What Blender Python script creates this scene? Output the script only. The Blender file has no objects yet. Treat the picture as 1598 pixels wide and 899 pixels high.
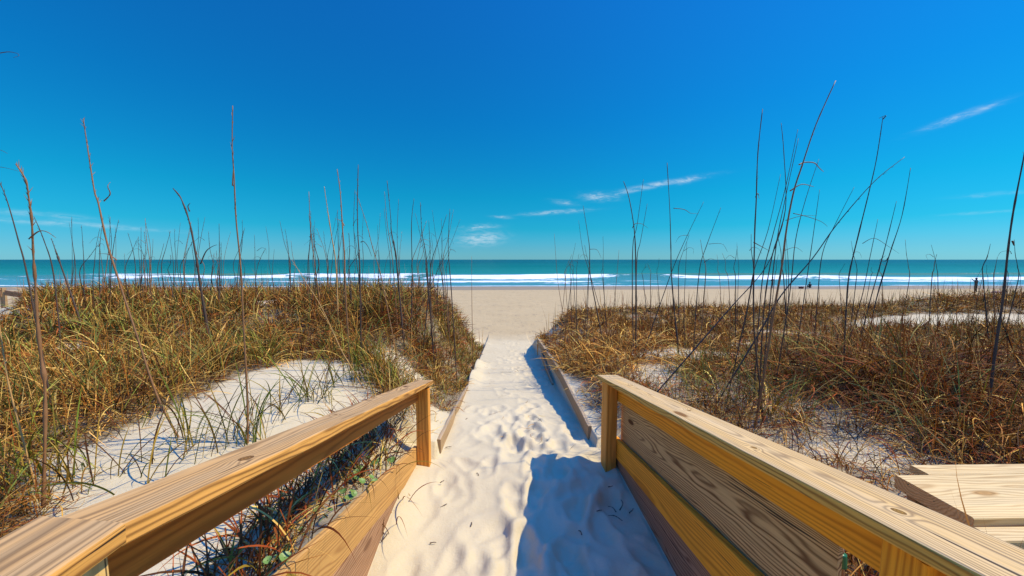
import bpy, bmesh, math, random
import numpy as np
from mathutils import Vector, Matrix

C = bpy.context.scene.collection
R = math.radians
rng = np.random.default_rng(11)
random.seed(5)

# ------------------------------------------------------------------ camera, sky, sun, exposure
PITCH, YAW, H, F = R(4.4), R(1.2), 1.82, 577.0
cam_d = bpy.data.cameras.new('camera'); cam = bpy.data.objects.new('camera', cam_d); C.objects.link(cam)
cam_d.sensor_width = 36; cam_d.lens = 36 * F / 1598; cam_d.clip_start = 0.02; cam_d.clip_end = 60000
cam.location = (0, 0, H); cam.rotation_euler = (R(90) - PITCH, 0, -YAW)
S = bpy.context.scene
S.camera = cam
S.view_settings.view_transform = 'Standard'; S.view_settings.look = 'None'
S.view_settings.gamma = 1; S.view_settings.exposure = 0.4
S.view_settings.use_curve_mapping = False
S.render.engine = 'CYCLES'
S.cycles.max_bounces = 6; S.cycles.diffuse_bounces = 3; S.cycles.glossy_bounces = 2
S.cycles.transparent_max_bounces = 4; S.cycles.use_denoising = True

SUN_EL, SUN_AZ = R(51.5), R(86)          # azimuth clockwise from the view direction (+Y)
sd = Vector((math.sin(SUN_AZ) * math.cos(SUN_EL), math.cos(SUN_AZ) * math.cos(SUN_EL), math.sin(SUN_EL)))
sun_d = bpy.data.lights.new('sun', 'SUN'); sun_d.energy = 4.3; sun_d.angle = R(0.53); sun_d.color = (1, .885, .60)
sun = bpy.data.objects.new('sun', sun_d); C.objects.link(sun)
sun.rotation_euler = sd.to_track_quat('Z', 'Y').to_euler(); sun.location = (30, 0, 40)


def ray(px, py):
    """view direction through a pixel of the 1598 x 899 photograph"""
    a = (px - 799) / F; b = -(py - 449.5) / F
    y = math.cos(PITCH) + b * math.sin(PITCH); z = -math.sin(PITCH) + b * math.cos(PITCH)
    c, s = math.cos(YAW), math.sin(YAW)
    return Vector((a * c + y * s, y * c - a * s, z))
def on_x(px, py, X):
    r = ray(px, py); return Vector((0, 0, H)) + r * (X / r.x)
def on_y(px, py, Y):
    r = ray(px, py); return Vector((0, 0, H)) + r * (Y / r.y)
def on_z(px, py, Z):
    r = ray(px, py); return Vector((0, 0, H)) + r * ((Z - H) / r.z)


class NT:
    """small helper around a node tree"""
    def __init__(s, tree): s.t = tree; s.n = tree.nodes; s.l = tree.links
    def new(s, typ, **kw):
        n = s.n.new(typ)
        for k, v in kw.items(): setattr(n, k, v)
        return n
    def set(s, sock, v):
        if isinstance(v, bpy.types.NodeSocket): s.l.new(v, sock)
        elif v is not None:
            if sock.type == 'RGBA' and hasattr(v, '__len__') and len(v) == 3: v = (*v, 1)
            sock.default_value = v
    def math(s, op, a, b=None, c=None, clamp=False):
        n = s.new('ShaderNodeMath', operation=op, use_clamp=clamp)
        for i, v in enumerate((a, b, c)):
            if v is not None: s.set(n.inputs[i], v)
        return n.outputs[0]
    def vec(s, op, a, b=None):
        n = s.new('ShaderNodeVectorMath', operation=op)
        s.set(n.inputs[0], a)
        if b is not None: s.set(n.inputs[1], b)
        return n.outputs['Value'] if op in ('DOT_PRODUCT', 'LENGTH') else n.outputs[0]
    def mix(s, f, a, b, typ='MIX'):
        n = s.new('ShaderNodeMix', data_type='RGBA', blend_type=typ)
        s.set(n.inputs[0], f); s.set(n.inputs[6], a); s.set(n.inputs[7], b); return n.outputs[2]
    def noise(s, v, scale, detail=4, rough=.55, dist=0, out='Fac'):
        n = s.new('ShaderNodeTexNoise'); s.set(n.inputs['Vector'], v)
        n.inputs['Scale'].default_value = scale; n.inputs['Detail'].default_value = detail
        n.inputs['Roughness'].default_value = rough; n.inputs['Distortion'].default_value = dist
        return n.outputs[out]
    def step(s, v, a, b, x=0., y=1.):
        n = s.new('ShaderNodeMapRange', interpolation_type='SMOOTHSTEP')
        s.set(n.inputs[0], v); s.set(n.inputs[1], a); s.set(n.inputs[2], b)
        n.inputs[3].default_value = x; n.inputs[4].default_value = y; return n.outputs[0]
    def ramp(s, f, stops):
        n = s.new('ShaderNodeValToRGB'); s.set(n.inputs[0], f); e = n.color_ramp.elements
        while len(e) < len(stops): e.new(.5)
        for q, (p, c) in zip(e, stops): q.position = p; q.color = (*c, 1)
        return n.outputs[0]
    def xyz(s, v):
        n = s.new('ShaderNodeSeparateXYZ'); s.set(n.inputs[0], v); return n.outputs
    def comb(s, x, y, z):
        n = s.new('ShaderNodeCombineXYZ')
        for i, v in enumerate((x, y, z)): s.set(n.inputs[i], v)
        return n.outputs[0]


world = bpy.data.worlds.new('World'); S.world = world; world.use_nodes = True
w = NT(world.node_tree); w.n.clear()
sky = w.new('ShaderNodeTexSky', sky_type='NISHITA'); sky.sun_disc = False
sky.sun_elevation = SUN_EL; sky.sun_rotation = SUN_AZ
sky.air_density = 1.0; sky.dust_density = 0.15; sky.ozone_density = 1.0; sky.altitude = 0
gdir = w.new('ShaderNodeTexCoord').outputs['Generated']
# the deep polarised blue of this sky: red held back above the low sea haze; overhead brightened beyond natural as added shadow fill
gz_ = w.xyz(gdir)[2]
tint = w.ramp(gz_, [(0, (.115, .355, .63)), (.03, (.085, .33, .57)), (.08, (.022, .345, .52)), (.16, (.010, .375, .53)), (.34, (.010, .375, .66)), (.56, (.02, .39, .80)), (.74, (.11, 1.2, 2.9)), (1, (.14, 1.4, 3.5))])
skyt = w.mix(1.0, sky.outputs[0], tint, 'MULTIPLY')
# wisps of cirrus, each at its own direction in the sky: (px, py, half width, half height, tilt, strength)
CLOUDS = [(1496, 183, 62, 9, 14, .55), (1535, 170, 30, 5, 16, .35), (1035, 286, 75, 5, 6, .55), (1073, 281, 24, 6, 8, .5), (936, 307, 34, 8, -4, .7),
          (985, 298, 60, 4, 8, .35), (868, 331, 62, 4, 3, .6), (880, 316, 24, 5, -8, .4), (752, 373, 44, 13, 4, .75), (748, 355, 36, 6, 5, .5),
          (782, 339, 20, 3, -3, .4), (115, 350, 170, 7, -2, .38), (55, 334, 90, 8, -2, .3), (1550, 303, 60, 6, 0, .25), (1530, 332, 60, 4, 0, .22)]
cn = w.noise(w.vec('MULTIPLY', gdir, (16, 16, 60)), 2.2, 5, .62, .6)
cn2 = w.step(cn, .36, .66)
cloud = None
for px, py, hw, hh, tl, st in CLOUDS:
    d = ray(px, py).normalized(); rt = d.cross(Vector((0, 0, 1))).normalized(); up = rt.cross(d)
    t = R(tl); ax = rt * math.cos(t) + up * math.sin(t); ay = up * math.cos(t) - rt * math.sin(t)
    k = F / d.dot(Vector((0, math.cos(PITCH), -math.sin(PITCH)))) ** 1.5
    ax = ax * (1.45 * k / hw); ay = ay * (1.45 * k / hh)
    u = w.vec('DOT_PRODUCT', gdir, tuple(ax)); v = w.vec('DOT_PRODUCT', gdir, tuple(ay))
    r2 = w.math('ADD', w.math('MULTIPLY', u, u), w.math('MULTIPLY', v, v))
    front = w.math('GREATER_THAN', w.vec('DOT_PRODUCT', gdir, tuple(d)), 0)
    g = w.math('MULTIPLY', w.math('POWER', 2.718, w.math('MULTIPLY', r2, -1.1)), w.math('MULTIPLY', front, st))
    cloud = g if cloud is None else w.math('ADD', cloud, g)
cf = w.math('MULTIPLY', cloud, w.math('MULTIPLY_ADD', cn2, .85, .15), clamp=True)
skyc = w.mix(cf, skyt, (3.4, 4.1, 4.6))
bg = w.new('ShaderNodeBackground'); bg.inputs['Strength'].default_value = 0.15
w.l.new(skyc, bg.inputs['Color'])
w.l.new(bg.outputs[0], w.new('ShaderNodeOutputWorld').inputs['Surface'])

# ------------------------------------------------------------------ naming helpers
def tag(o, label=None, cat=None, group=None, kind=None):
    if label: o['label'] = label
    if cat: o['category'] = cat
    if group: o['group'] = group
    if kind: o['kind'] = kind
    return o
def empty(name, loc, label, cat, group=None):
    o = bpy.data.objects.new(name, None); o.empty_display_size = .1; C.objects.link(o)
    o.location = loc; o.matrix_world = Matrix.Translation(loc)
    return tag(o, label, cat, group)
def link(name, me, mat, parent=None, M=None):
    o = bpy.data.objects.new(name, me); C.objects.link(o)
    if mat:
        for m in (mat if isinstance(mat, (list, tuple)) else [mat]): me.materials.append(m)
    M = M or Matrix.Identity(4)
    if parent is not None:
        o.parent = parent; o.matrix_basis = parent.matrix_basis.inverted() @ M
    else: o.matrix_basis = M
    return o
def np_mesh(name, V, Q, cols=None, smooth=True, attrs=None):
    """mesh from numpy arrays; Q is (n,4) or (n,3)"""
    me = bpy.data.meshes.new(name)
    V = np.asarray(V, np.float32).reshape(-1, 3); Q = np.asarray(Q, np.int32); k = Q.shape[1]
    me.vertices.add(len(V)); me.vertices.foreach_set('co', V.ravel())
    me.loops.add(Q.size); me.loops.foreach_set('vertex_index', Q.ravel())
    me.polygons.add(len(Q)); me.polygons.foreach_set('loop_start', np.arange(0, Q.size, k, dtype=np.int32))
    me.update(calc_edges=True)
    if smooth: me.polygons.foreach_set('use_smooth', np.ones(len(Q), bool))
    if cols is not None:
        a = me.color_attributes.new('col', 'FLOAT_COLOR', 'POINT')
        a.data.foreach_set('color', np.c_[np.asarray(cols, np.float32), np.ones(len(V), np.float32)].ravel())
    for nm, arr in (attrs or {}).items():
        a = me.attributes.new(nm, 'FLOAT', 'POINT'); a.data.foreach_set('value', np.asarray(arr, np.float32).ravel())
    return me
def grid_quads(nr, nc):
    i = np.arange(nr * nc).reshape(nr, nc)
    return np.stack([i[:-1, :-1], i[:-1, 1:], i[1:, 1:], i[1:, :-1]], -1).reshape(-1, 4)

# ------------------------------------------------------------------ noise and terrain height
def _hash(ix, iy, seed):
    n = (ix.astype(np.int64) * 374761393 + iy.astype(np.int64) * 668265263 + seed * 974711) & 0x7fffffff
    n = ((n ^ (n >> 13)) * 1274126177) & 0x7fffffff
    return ((n ^ (n >> 16)) & 0xffff) / 65535.0
def vnoise(x, y, seed=0):
    x = np.asarray(x, float); y = np.asarray(y, float)
    ix, iy = np.floor(x), np.floor(y); fx, fy = x - ix, y - iy
    fx = fx * fx * (3 - 2 * fx); fy = fy * fy * (3 - 2 * fy)
    a = _hash(ix, iy, seed); b = _hash(ix + 1, iy, seed); c = _hash(ix, iy + 1, seed); d = _hash(ix + 1, iy + 1, seed)
    return (a + (b - a) * fx) * (1 - fy) + (c + (d - c) * fx) * fy
def fbm(x, y, seed=0, oct=4):
    s = 0; a = .5
    for k in range(oct):
        s = s + a * (vnoise(x * 2 ** k, y * 2 ** k, seed + k) - .5); a *= .5
    return s
def sst(x, a, b):
    t = np.clip((np.asarray(x, float) - a) / (b - a), 0, 1); return t * t * (3 - 2 * t)
SEA = -3.2
def path_z(y):
    return np.where(y < 3.3, 0, np.where(y < 13.2, -.11 * (y - 3.3), -1.09 - .0378 * (y - 13.2)))
def left_edge(y): return np.where(y < 3.28, -.787, -.62)
def right_edge(y): return np.where(y < 3.42, .998, .881)
def left_bank(y):
    return np.interp(y, [0, 1.2, 3.1, 3.3, 4.37, 6.26, 9.2, 12.6, 14], [.9, .70, .15, .15, -.03, -.36, -.71, -1.12, -1.25])
def right_bank(y):
    return np.interp(y, [0, 2, 3.3, 3.66, 5.58, 7.75, 9.6, 10.6, 12, 14], [.45, .3, .12, .08, .06, -.12, -.27, -.5, -1., -1.2])
def beach_z(x, y):
    return path_z(y) + .05 * fbm(x * .5, y * .5, 3) + np.where(y > 20, .12 * fbm(x * .06, y * .1, 8), 0)
def ground(x, y):
    x = np.asarray(x, float); y = np.asarray(y, float)
    x, y = np.broadcast_arrays(x, y)
    pz = path_z(y) + .03 * fbm(x * 1.1, y * 1.1, 21, 2)
    pz = pz + .13 * np.exp(-((x + .60) / .15) ** 2) * sst(fbm(x * 0, y * .9, 23, 2), -.08, .14) * sst(y, 3.7, 4.4)
    pz = pz + np.where(y < 3.4, .10 * np.exp(-((x + .78) / .16) ** 2) * np.exp(-((y - 2.5) / .6) ** 2), 0)
    # ---- left dune
    dl = left_edge(y) - x
    li = .43 + .05 * fbm(x * .8, y * .8, 31) + .36 * sst(y, 4.6, 8.4) - .10 * sst(y, 9.5, 11.5) + .16 * np.exp(-((x + 3.6) / 2.2) ** 2 - ((y - 8) / 2.2) ** 2)
    li = li + .10 * sst(-x, 1.2, 2.6) * np.exp(-((y - 3.6) / 1.2) ** 2) + .22 * fbm(x * .45, y * .45, 33, 3)
    li = li + .16 * sst(1.8 - y, 0, 1.2) - .5 * sst(-x / np.maximum(y, 1), 1.22, 1.33) * sst(y, 5, 8)
    endl = sst(y, 11.3, 15.5)
    li = li * (1 - endl) + beach_z(x, y) * endl
    wl = .35 + 1.3 * sst(y, 3.2, 6)
    L = left_bank(y) + (li - left_bank(y)) * sst(dl, 0.02, wl)
    # ---- right dune
    dr = x - right_edge(y)
    ri = .34 + .20 * fbm(x * .5, y * .5, 41, 3) + .05 * fbm(x * 1.6, y * 1.6, 44, 2) - .20 * sst(y, 4, 8) + .06 * np.exp(-((y - 11) / 1.6) ** 2)
    ri = ri + .30 * sst(x, 12.5, 16) * np.exp(-((y - 12.5) / 1.8) ** 2)
    endr = sst(y, 11.2 + 2.2 * sst(x, 2, 12), 15.5 + 1.5 * sst(x, 2, 12))
    ri = ri * (1 - endr) + beach_z(x, y) * endr
    wr = .5 + .9 * sst(y, 3.2, 7)
    Rr = right_bank(y) + (ri - right_bank(y)) * sst(dr, 0.03, wr)
    k = sst(dl, -.004, .012); z = pz * (1 - k) + L * k
    k = sst(dr, -.004, .012); z = z * (1 - k) + Rr * k
    fl = sst(y, 12.5, 15.0)
    z = z * (1 - fl) + beach_z(x, y) * fl
    return z
def gz(x, y): return float(ground(np.array([x]), np.array([y]))[0])
def hit(px, py):
    """where the view through a pixel of the photograph meets the terrain"""
    r = ray(px, py); t = .4 * 1.006 ** np.arange(1050)
    g = ground(r.x * t, r.y * t); k = int(np.argmax(H + r.z * t < g))
    return Vector((r.x * t[k], r.y * t[k], float(g[k])))
def in_poly(x, y, P):
    c = np.zeros(np.shape(x), bool); n = len(P)
    for i in range(n):
        (x0, y0), (x1, y1) = P[i], P[i - 1]
        k = (y0 > y) != (y1 > y)
        c ^= k & (x < (x1 - x0) * (y - y0) / ((y1 - y0) or 1e-9) + x0)
    return c
PATCH_L = [tuple(hit(*q).xy) for q in ((520, 562), (455, 563), (400, 580), (330, 606), (250, 645), (150, 688), (50, 716), (45, 770), (70, 815))] + [(-1.9, 1.0), (-1.35, .8), (-1.2, 3.3), (-1.35, 3.9)]
ELL_R = [(2.9, 5.9, 1.0, .34), (2.2, 5.0, .4, .25), (12.8, 9.7, 3.2, .8), (10.2, 9.2, 1.6, .5), (2.7, 2.7, .32, .2), (1.9, 4.6, .35, .35), (6.5, 8.4, 1.0, .22), (4.6, 7.2, .9, .2)]
ELL_L = [(-5.3, 8.6, .5, .8), (-1.75, 5.5, .35, .4), (-1.25, 5.2, .2, .5), (-11, 9.2, .8, .5), (-6.5, 5.6, .5, .25)]
def grass_cover(x, y):
    """0 bare sand .. 1 thick grass"""
    na = np.where(x < 0, .18, .45); nx = x + na * fbm(x * 1.7, y * 1.7, 51); ny = y + na * fbm(x * 1.7, y * 1.7, 57)
    dl = left_edge(y) - x; dr = x - right_edge(y)
    g = np.where((dl > .03) | (dr > .05), 1., 0.)
    g = np.where(in_poly(nx, ny, PATCH_L), 0, g)
    for cx, cy, a, b in ELL_R + ELL_L:
        g = np.minimum(g, sst(((nx - cx) / a) ** 2 + ((ny - cy) / b) ** 2, .7, 1.5))
    g = np.where((dr > 0) & (dr < .45) & (y < 5.6), g * sst(dr + .3 * fbm(x * 5, y * 5, 5), .06, .30), g)
    g = np.where((dl > 0) & (dl < .5) & (y < 4.4), g * sst(dl + .2 * fbm(x * 5, y * 5, 6), .1, .5), g)
    g = np.where((x > 1.85) & (x < 5) & (y > 1.2) & (y < 2.1), 0, g)
    g = np.where((dl > .04) & (x > -1.3) & (y > .9) & (y < 3.2), .45 + .5 * fbm(x * 4, y * 4, 9), g)
    g = g * np.where(x < 0, 1 - sst(y, 12.3, 13.8), 1 - sst(y, 11.2 + 2 * sst(x, 2, 12), 13.4 + 2 * sst(x, 2, 12)))
    sp = .8 * np.exp(-((x - 2.6) / 1.1) ** 2 - ((y - 4.4) / 1.4) ** 2) + np.exp(-((x - 2.6) / .8) ** 2 - ((y - 2.7) / .8) ** 2) + .8 * np.exp(-((x - 5.5) / 2.2) ** 2 - ((y - 7.6) / .7) ** 2)
    g = g * np.where(x > 0, 1 - .60 * np.clip(sp * (.70 + 1.6 * fbm(x * 1.3, y * 1.3, 61, 3)), 0, 1), 1)
    g = g * (1 - sst(-x / np.maximum(y, 1), 1.24, 1.31) * sst(y, 8, 9))
    # the ends of the dunes beside the gap taper off
    g = g * np.where((x > -1.2) & (x < 0), 1 - sst(y, 11.2, 12.6), 1) * np.where((x > 0) & (x < 1.6), 1 - sst(y, 9.8, 11.2), 1)
    return np.clip(g, 0, 1)

# ------------------------------------------------------------------ materials
def mat(name):
    m = bpy.data.materials.new(name); m.use_nodes = True; t = NT(m.node_tree); t.n.clear()
    b = t.new('ShaderNodeBsdfPrincipled'); o = t.new('ShaderNodeOutputMaterial'); t.l.new(b.outputs[0], o.inputs[0])
    return m, t, b, o
def bump(t, b, h, strength, dist):
    n = t.new('ShaderNodeBump'); n.inputs['Strength'].default_value = strength; n.inputs['Distance'].default_value = dist
    t.set(n.inputs['Height'], h); t.l.new(n.outputs[0], b.inputs['Normal']); return n
def plain(name, col, rough=.6, var=.25, scale=30):
    m, t, b, o = mat(name); p = t.new('ShaderNodeTexCoord').outputs['Object']
    n = t.noise(p, scale, 4); t.set(b.inputs['Base Color'], t.mix(n, tuple(c * (1 - var) for c in col), tuple(min(1, c * (1 + var)) for c in col)))
    b.inputs['Roughness'].default_value = rough; bump(t, b, n, .2, .01); return m

def sand_material():
    m, t, b, o = mat('sand')
    p = t.new('ShaderNodeTexCoord').outputs['Object']; x, y, z = t.xyz(p)
    n1 = t.noise(p, 1.3, 5, .6); n2 = t.noise(p, 160, 3, .7); n3 = t.noise(p, 9, 6, .65)
    dry = t.mix(n1, (.605, .50, .315), (.515, .415, .25))
    dry = t.mix(t.math('MULTIPLY', t.step(n2, .55, .8), .35), dry, (.34, .25, .16))
    dry = t.mix(t.math('MULTIPLY', t.step(n3, .5, .75), .18), dry, (.45, .36, .25))
    beach = t.mix(t.noise(p, .5, 6, .65), (.50, .37, .20), (.41, .295, .15))
    specks = t.step(t.noise(t.vec('MULTIPLY', p, (1, .35, 1)), 2.2, 6, .78), .54, .66)
    beach = t.mix(t.math('MULTIPLY', specks, .45), beach, (.23, .17, .11))
    yb = t.math('ADD', y, t.math('MULTIPLY', t.noise(p, .9, 4), 2.2))
    c = t.mix(t.step(yb, 12.4, 16.5), dry, beach)
    yw = t.math('ADD', y, t.math('MULTIPLY', t.noise(t.vec('MULTIPLY', p, (.35, 1, 1)), .12, 3), 14))
    wet = t.step(yw, 60, 63)
    c = t.mix(t.math('MULTIPLY', wet, .75), c, (.235, .17, .105))
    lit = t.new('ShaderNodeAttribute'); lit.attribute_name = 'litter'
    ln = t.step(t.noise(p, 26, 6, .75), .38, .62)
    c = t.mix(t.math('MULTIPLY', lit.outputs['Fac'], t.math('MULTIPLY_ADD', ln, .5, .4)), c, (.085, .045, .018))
    t.set(b.inputs['Base Color'], c)
    t.set(b.inputs['Roughness'], t.math('MULTIPLY_ADD', wet, -.45, .95)); b.inputs['Specular IOR Level'].default_value = .12
    hgt = t.math('ADD', t.math('MULTIPLY', n3, 1.0), t.math('MULTIPLY', n2, .22))
    far = t.math('MULTIPLY', t.noise(t.vec('MULTIPLY', p, (1, .6, 1)), 1.9, 5, .6), t.step(y, 9, 15, 0, 5.))
    bump(t, b, t.math('ADD', hgt, far), .45, .03)
    return m
SAND = sand_material()

def wood_material(name, light, dark, ring=.007, wobble=.02, weather=0., wcol=(.36, .30, .24), contrast=.75, knots=1., streak=.4, rough=.72, spots=()):
    """boards sawn from a log: growth rings round an off-board pith, stretched along the board (local X), knots, checks and greying on top"""
    m, t, b, o = mat(name)
    p = t.new('ShaderNodeTexCoord').outputs['Object']
    rnd = t.new('ShaderNodeObjectInfo').outputs['Random']
    x, y, z = t.xyz(p); xl = x
    x = t.math('ADD', x, t.math('MULTIPLY', rnd, 37.))
    ps = t.comb(t.math('MULTIPLY', x, .14), y, z)
    n = t.noise(ps, 7, 3, .5, 0, 'Color'); nx, ny, nz = t.xyz(n)
    yo = t.math('ADD', t.math('ADD', y, t.math('MULTIPLY', t.math('SUBTRACT', nx, .5), wobble * 4)), t.math('MULTIPLY_ADD', rnd, .06, .035))
    zo = t.math('ADD', t.math('ADD', z, t.math('MULTIPLY', t.math('SUBTRACT', ny, .5), wobble * 4)), t.math('MULTIPLY_ADD', rnd, -.12, .03))
    d = t.math('SQRT', t.math('ADD', t.math('MULTIPLY', yo, yo), t.math('MULTIPLY', zo, zo)))
    vo = t.new('ShaderNodeTexVoronoi', feature='F1'); vo.inputs['Scale'].default_value = 1.0
    t.set(vo.inputs['Vector'], t.comb(t.math('MULTIPLY', x, 1.5), t.math('MULTIPLY', y, 1.5), t.math('MULTIPLY', z, 5)))
    kd = vo.outputs['Distance']
    swell = t.math('POWER', 2.718, t.math('MULTIPLY', t.math('MULTIPLY', kd, kd), -22))
    d = t.math('ADD', d, t.math('MULTIPLY', swell, .022 * knots))
    sk = None
    for kx, kz, kr_ in spots:
        u = t.math('MULTIPLY', t.math('SUBTRACT', xl, kx), .62 / kr_); v = t.math('MULTIPLY', t.math('SUBTRACT', z, kz), 1 / kr_)
        e = t.math('SQRT', t.math('ADD', t.math('MULTIPLY', u, u), t.math('MULTIPLY', v, v)))
        d = t.math('ADD', d, t.math('MULTIPLY', t.math('POWER', 2.718, t.math('MULTIPLY', t.math('MULTIPLY', e, e), -.16)), .022))
        sk = e if sk is None else t.math('MINIMUM', sk, e)
    ph = t.math('MULTIPLY', d, 6.2832 / ring)
    s1 = t.math('MULTIPLY_ADD', t.math('SINE', ph), .5, .5)
    late = t.math('POWER', s1, 2.2)                              # narrow dark latewood
    fine = t.noise(t.comb(t.math('MULTIPLY', x, 2.2), t.math('MULTIPLY', y, 90), t.math('MULTIPLY', z, 90)), 1.6, 4, .6)
    broad = t.noise(t.comb(t.math('MULTIPLY', x, .8), t.math('MULTIPLY', y, 14), t.math('MULTIPLY', z, 14)), 1.5, 4, .6)
    c = t.mix(t.math('MULTIPLY', late, contrast), light, dark)
    c = t.mix(t.math('MULTIPLY', t.step(fine, .45, .8), streak), c, tuple(q * .55 for q in dark))
    c = t.mix(t.math('MULTIPLY', t.step(broad, .35, .75), .35), c, tuple(q * .62 for q in light))
    blot = t.noise(ps, 2.4, 4, .6)
    c = t.mix(t.math('MULTIPLY', t.step(blot, .45, .7), .3), c, tuple(min(1, q * 1.25) for q in light))
    if weather:
        nz_ = t.xyz(t.new('ShaderNodeNewGeometry').outputs['Normal'])[2]
        wf = t.math('MULTIPLY', t.step(nz_, .35, .9), t.math('MULTIPLY_ADD', t.step(broad, .25, .7), .5, .5))
        wc = t.mix(t.math('MULTIPLY', late, contrast * .8), wcol, tuple(q * .42 for q in wcol))
        wc = t.mix(t.math('MULTIPLY', t.step(fine, .5, .72), streak), wc, tuple(q * .28 for q in wcol))
        c = t.mix(t.math('MULTIPLY', wf, weather), c, wc)
    kr = t.math('MULTIPLY_ADD', t.math('SINE', t.math('MULTIPLY', kd, 150)), .25, .6)
    c = t.mix(t.math('MULTIPLY', t.step(kd, .13, .07), knots), c, t.mix(kr, tuple(q * .35 for q in dark), tuple(q * 1.1 for q in dark)))
    if sk is not None:
        kn = t.mix(t.math('MULTIPLY_ADD', t.math('SINE', t.math('MULTIPLY', sk, 14)), .3, .5), tuple(q * .5 for q in dark), tuple(q * .55 for q in light))
        c = t.mix(t.step(sk, 1.15, .95), c, kn)
        c = t.mix(t.math('MULTIPLY', t.step(t.math('ABSOLUTE', t.math('SUBTRACT', sk, 1.05)), .16, .04), .8), c, tuple(q * .4 for q in dark))
    chk = t.noise(t.comb(t.math('MULTIPLY', x, 1.1), t.math('MULTIPLY', y, 55), t.math('MULTIPLY', z, 55)), 1.0, 2, .5)
    crack = t.step(chk, .69, .71)
    c = t.mix(t.math('MULTIPLY', crack, .85), c, (.035, .022, .014))
    t.set(b.inputs['Base Color'], c); b.inputs['Roughness'].default_value = rough; b.inputs['Specular IOR Level'].default_value = .14
    hgt = t.math('ADD', t.math('MULTIPLY', late, .5), t.math('ADD', t.math('MULTIPLY', fine, .6), t.math('MULTIPLY', crack, -2.)))
    bump(t, b, hgt, .5, .002)
    return m
W_CAPL = wood_material('weathered_pine', (.66, .32, .075), (.14, .05, .014), .0095, .016, .88, (.52, .33, .155), .88, 1., .6, spots=((2.36, -.018, .013), (1.72, .03, .007), (.72, -.02, .009), (1.2, .045, .006)))
W_CAPR = wood_material('pale_pine', (.76, .42, .08), (.24, .095, .018), .0085, .012, .85, (.66, .465, .245), .85, .9, .6, spots=((1.45, .03, .008), (2.05, -.03, .007), (2.52, .0, .009), (.6, .02, .008)))
W_YEL = wood_material('yellow_pine', (.90, .37, .028), (.40, .10, .008), .012, .012, 0, contrast=.65, knots=.95, streak=.35)
W_POST = wood_material('post_pine', (.78, .34, .06), (.36, .11, .018), .014, .010, 0, contrast=.55, knots=.3, streak=.35)
W_LOW = wood_material('tan_pine', (.58, .32, .10), (.26, .10, .028), .011, .010, 0, contrast=.6, knots=.9, streak=.4)
W_PANEL = wood_material('weathered_plywood', (.62, .39, .16), (.13, .048, .014), .0115, .024, 0, contrast=.95, knots=1., streak=.55)
W_RAIL = wood_material('brown_pine', (.70, .22, .03), (.27, .06, .008), .015, .018, 0, contrast=.65, knots=.9, streak=.3)
W_KERB = wood_material('grey_pine', (.42, .28, .15), (.20, .115, .05), .012, .012, .6, (.46, .35, .22), .6, .5)
W_BOT = wood_material('red_brown_board', (.42, .24, .13), (.13, .045, .02), .015, .035, 0, contrast=.8, knots=.6, streak=.6)
W_BENCH = wood_material('fresh_pine', (.74, .50, .20), (.44, .21, .05), .016, .03, .5, (.72, .55, .30), .7, .8, .45)

def leaf_material(name, rough=.55, trans=.35):
    m, t, b, o = mat(name)
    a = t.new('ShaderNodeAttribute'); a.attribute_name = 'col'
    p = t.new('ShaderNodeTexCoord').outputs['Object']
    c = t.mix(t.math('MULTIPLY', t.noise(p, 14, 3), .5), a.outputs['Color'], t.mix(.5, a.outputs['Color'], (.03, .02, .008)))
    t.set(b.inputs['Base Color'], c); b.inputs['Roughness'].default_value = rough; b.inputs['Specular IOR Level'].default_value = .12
    tr = t.new('ShaderNodeBsdfTranslucent'); t.set(tr.inputs['Color'], c)
    mx = t.new('ShaderNodeMixShader'); mx.inputs[0].default_value = trans
    t.l.new(b.outputs[0], mx.inputs[1]); t.l.new(tr.outputs[0], mx.inputs[2]); t.l.new(mx.outputs[0], o.inputs[0])
    return m
GRASS = leaf_material('grass_blades', .7, .10)
STALK = plain('dry_stalk', (.24, .11, .04), .6, .45, 18)
STALKY = plain('straw_stalk', (.48, .26, .08), .6, .3, 18)
STALKD = plain('dark_stalk', (.075, .042, .026), .65, .45, 18)

# ------------------------------------------------------------------ ground: one sheet from behind the camera to under the sea
def seq(*segs):
    """segs of (start, stop, step); concatenated"""
    return np.unique(np.round(np.concatenate([np.arange(a, b, s) for a, b, s in segs]), 5))
def grow(a, b, s, k):
    out = [a]
    while out[-1] < b: out.append(out[-1] + s); s *= k
    return np.array(out)
gx = np.unique(np.round(np.concatenate([-grow(3.4, 1500, .10, 1.09), seq((-3.4, -.9, .06), (-.9, -.55, .012), (-.55, .85, .02), (.85, 1.05, .012), (1.05, 4.0, .06)), grow(4.0, 1500, .10, 1.09)]), 5))
gy = np.unique(np.round(np.concatenate([-grow(.2, 300, .3, 1.4), seq((-.2, .8, .1), (.8, 6.5, .022), (6.5, 11, .05)), grow(11, 95, .08, 1.012)]), 5))
X, Y = np.meshgrid(gx, gy); Z = ground(X, Y)
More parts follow.
